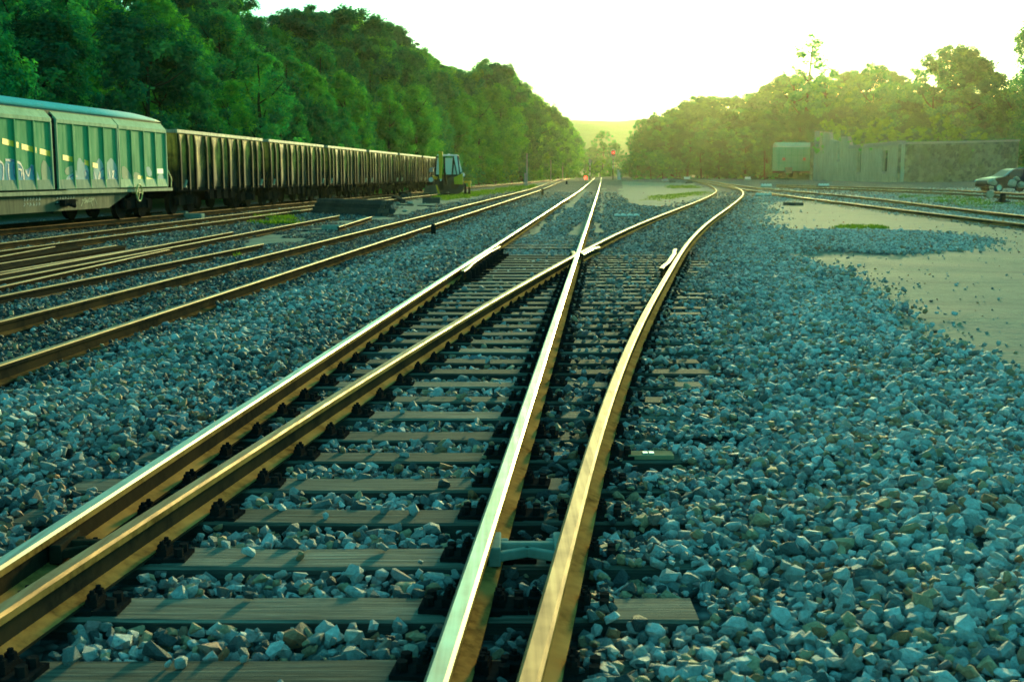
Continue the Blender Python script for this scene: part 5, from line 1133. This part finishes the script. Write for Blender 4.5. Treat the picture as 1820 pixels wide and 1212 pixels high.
cab_(1101.5, 307.5, 4, 255, 'slim white trackside cabinet just right of the red signal'); cab_(1098.8, 303, 3, 262, 'thin pinkish trackside cabinet behind the white one', 'pale_stone')
Y = 200; X = xat(1041, Y); g = float(g0(X, Y)); t = empty('red_lantern', (X, Y, g), 0, 'low red stop board standing between left and main tracks', 'lantern')
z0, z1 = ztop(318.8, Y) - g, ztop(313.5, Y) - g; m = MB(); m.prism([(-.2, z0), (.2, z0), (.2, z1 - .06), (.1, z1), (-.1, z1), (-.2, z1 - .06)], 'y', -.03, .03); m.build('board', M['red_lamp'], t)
m = MB(); m.tube([(0, .06, -.1), (0, .06, z1 - .05)], .03, 8); m.build('post', M['iron_black'], t)
Y = 165; X = xat(936.5, Y); g = float(g0(X, Y)); S = Y / F; t = empty('lineside_post', (X, Y, g), 0, 'pale grey lineside post with a box at its foot before the wood', 'post'); zt = ztop(273, Y) - g
m = MB(); m.tube([(0, 0, -.2), (0, 0, zt)], [1.5 * S, 1.1 * S], 10); m.build('pole', M['grey_metal'], t); m = MB(); m.box(-4.5 * S, -1.6 * S, -.2, .2, -.1, ztop(308, Y) - g); m.build('box', M['grey_metal'], t, bevel=.02)
for px, yt, Y, lab in ((979, 285, 235, 'thin pale lineside post farther along the wood'), (1000, 290, 260, 'farthest thin lineside post before the signals'), (1358.5, 268, 215, 'thin dark pole left of the far green wagon')):
    X = xat(px, Y); g = float(g0(X, Y)); m = MB(); zt = ztop(yt, Y) - g; m.tube([(0, 0, -.2), (0, 0, zt)], [.1, .07], 8); m.tube([(0, 0, zt), (0, 0, zt + .06)], [.09, .02], 8); o = m.build('lineside_post', M['grey_metal'] if px < 1300 else M['rust_dark'], None); o.location = (X, Y, g); tag(o, lab, 'post')

# ------------------------------------------------------------------ air
hz = MB().box(-1650, 1650, -30, 1470, -3.0, 95).build('haze', bpy.data.materials.new('haze_air')); tag(hz, kind='stuff')
hmx = hz.data.materials[0]; hmx.use_nodes = True; nt_ = hmx.node_tree; nt_.nodes.clear(); ho_ = nt_.nodes.new('ShaderNodeOutputMaterial'); pv_ = nt_.nodes.new('ShaderNodeVolumePrincipled')
pv_.inputs['Color'].default_value = (.87, .96, .55, 1); pv_.inputs['Density'].default_value = .000075; pv_.inputs['Anisotropy'].default_value = .85; nt_.links.new(pv_.outputs[0], ho_.inputs['Volume'])

# ------------------------------------------------------------------ light, sky, camera
SUN_EL, SUN_AZ = math.radians(7.6), math.radians(13.8)
SKY_GRADE = ((1.06, .20), (.78, 1.10), (.70, .92))
w = bpy.data.worlds.new('World'); scene.world = w; w.use_nodes = True; wt = w.node_tree; wt.nodes.clear()
wo = wt.nodes.new('ShaderNodeOutputWorld'); bg = wt.nodes.new('ShaderNodeBackground'); sk = wt.nodes.new('ShaderNodeTexSky'); sk.sky_type = 'NISHITA'; sk.sun_disc = False
sk.sun_elevation = SUN_EL; sk.sun_rotation = SUN_AZ; sk.air_density = 1.0; sk.dust_density = 2.0; sk.ozone_density = 2.0
sp_ = wt.nodes.new('ShaderNodeSeparateColor'); cb_ = wt.nodes.new('ShaderNodeCombineColor'); wt.links.new(sk.outputs[0], sp_.inputs[0])
for k, (ex, ga) in enumerate(SKY_GRADE):       # the photograph's cool, cross-processed skylight
    pw = wt.nodes.new('ShaderNodeMath'); pw.operation = 'POWER'; pw.inputs[1].default_value = ex; ml = wt.nodes.new('ShaderNodeMath'); ml.operation = 'MULTIPLY'; ml.inputs[1].default_value = ga
    wt.links.new(sp_.outputs[k], pw.inputs[0]); wt.links.new(pw.outputs[0], ml.inputs[0]); wt.links.new(ml.outputs[0], cb_.inputs[k])
wt.links.new(cb_.outputs[0], bg.inputs[0]); wt.links.new(bg.outputs[0], wo.inputs[0]); bg.inputs[1].default_value = .15
sl = bpy.data.lights.new('sun', 'SUN'); sl.energy = 2.0; sl.angle = math.radians(5); sl.color = (.95, .86, .34)
so = bpy.data.objects.new('sun', sl); COL.objects.link(so)
dv = Vector((math.sin(SUN_AZ) * math.cos(SUN_EL), math.cos(SUN_AZ) * math.cos(SUN_EL), math.sin(SUN_EL))); so.rotation_euler = dv.to_track_quat('Z', 'Y').to_euler()
cam = bpy.data.cameras.new('camera'); co = bpy.data.objects.new('camera', cam); COL.objects.link(co); scene.camera = co
cam.sensor_width = 36; cam.lens = 36 * F / 1820; cam.clip_start = .05; cam.clip_end = 4000
co.location = (0, 0, CZ); co.rotation_euler = (PI / 2 - PITCH, 0, 0)
cam.dof.use_dof = True; cam.dof.focus_distance = 8.0; cam.dof.aperture_fstop = 5.6
scene.view_settings.view_transform = 'Standard'; scene.view_settings.look = 'None'; scene.view_settings.gamma = 1; scene.view_settings.exposure = 1.85
cy = scene.cycles; cy.use_denoising = True; cy.max_bounces = 6; cy.diffuse_bounces = 2; cy.glossy_bounces = 3; cy.transmission_bounces = 3; cy.volume_bounces = 0; cy.sample_clamp_indirect = 6
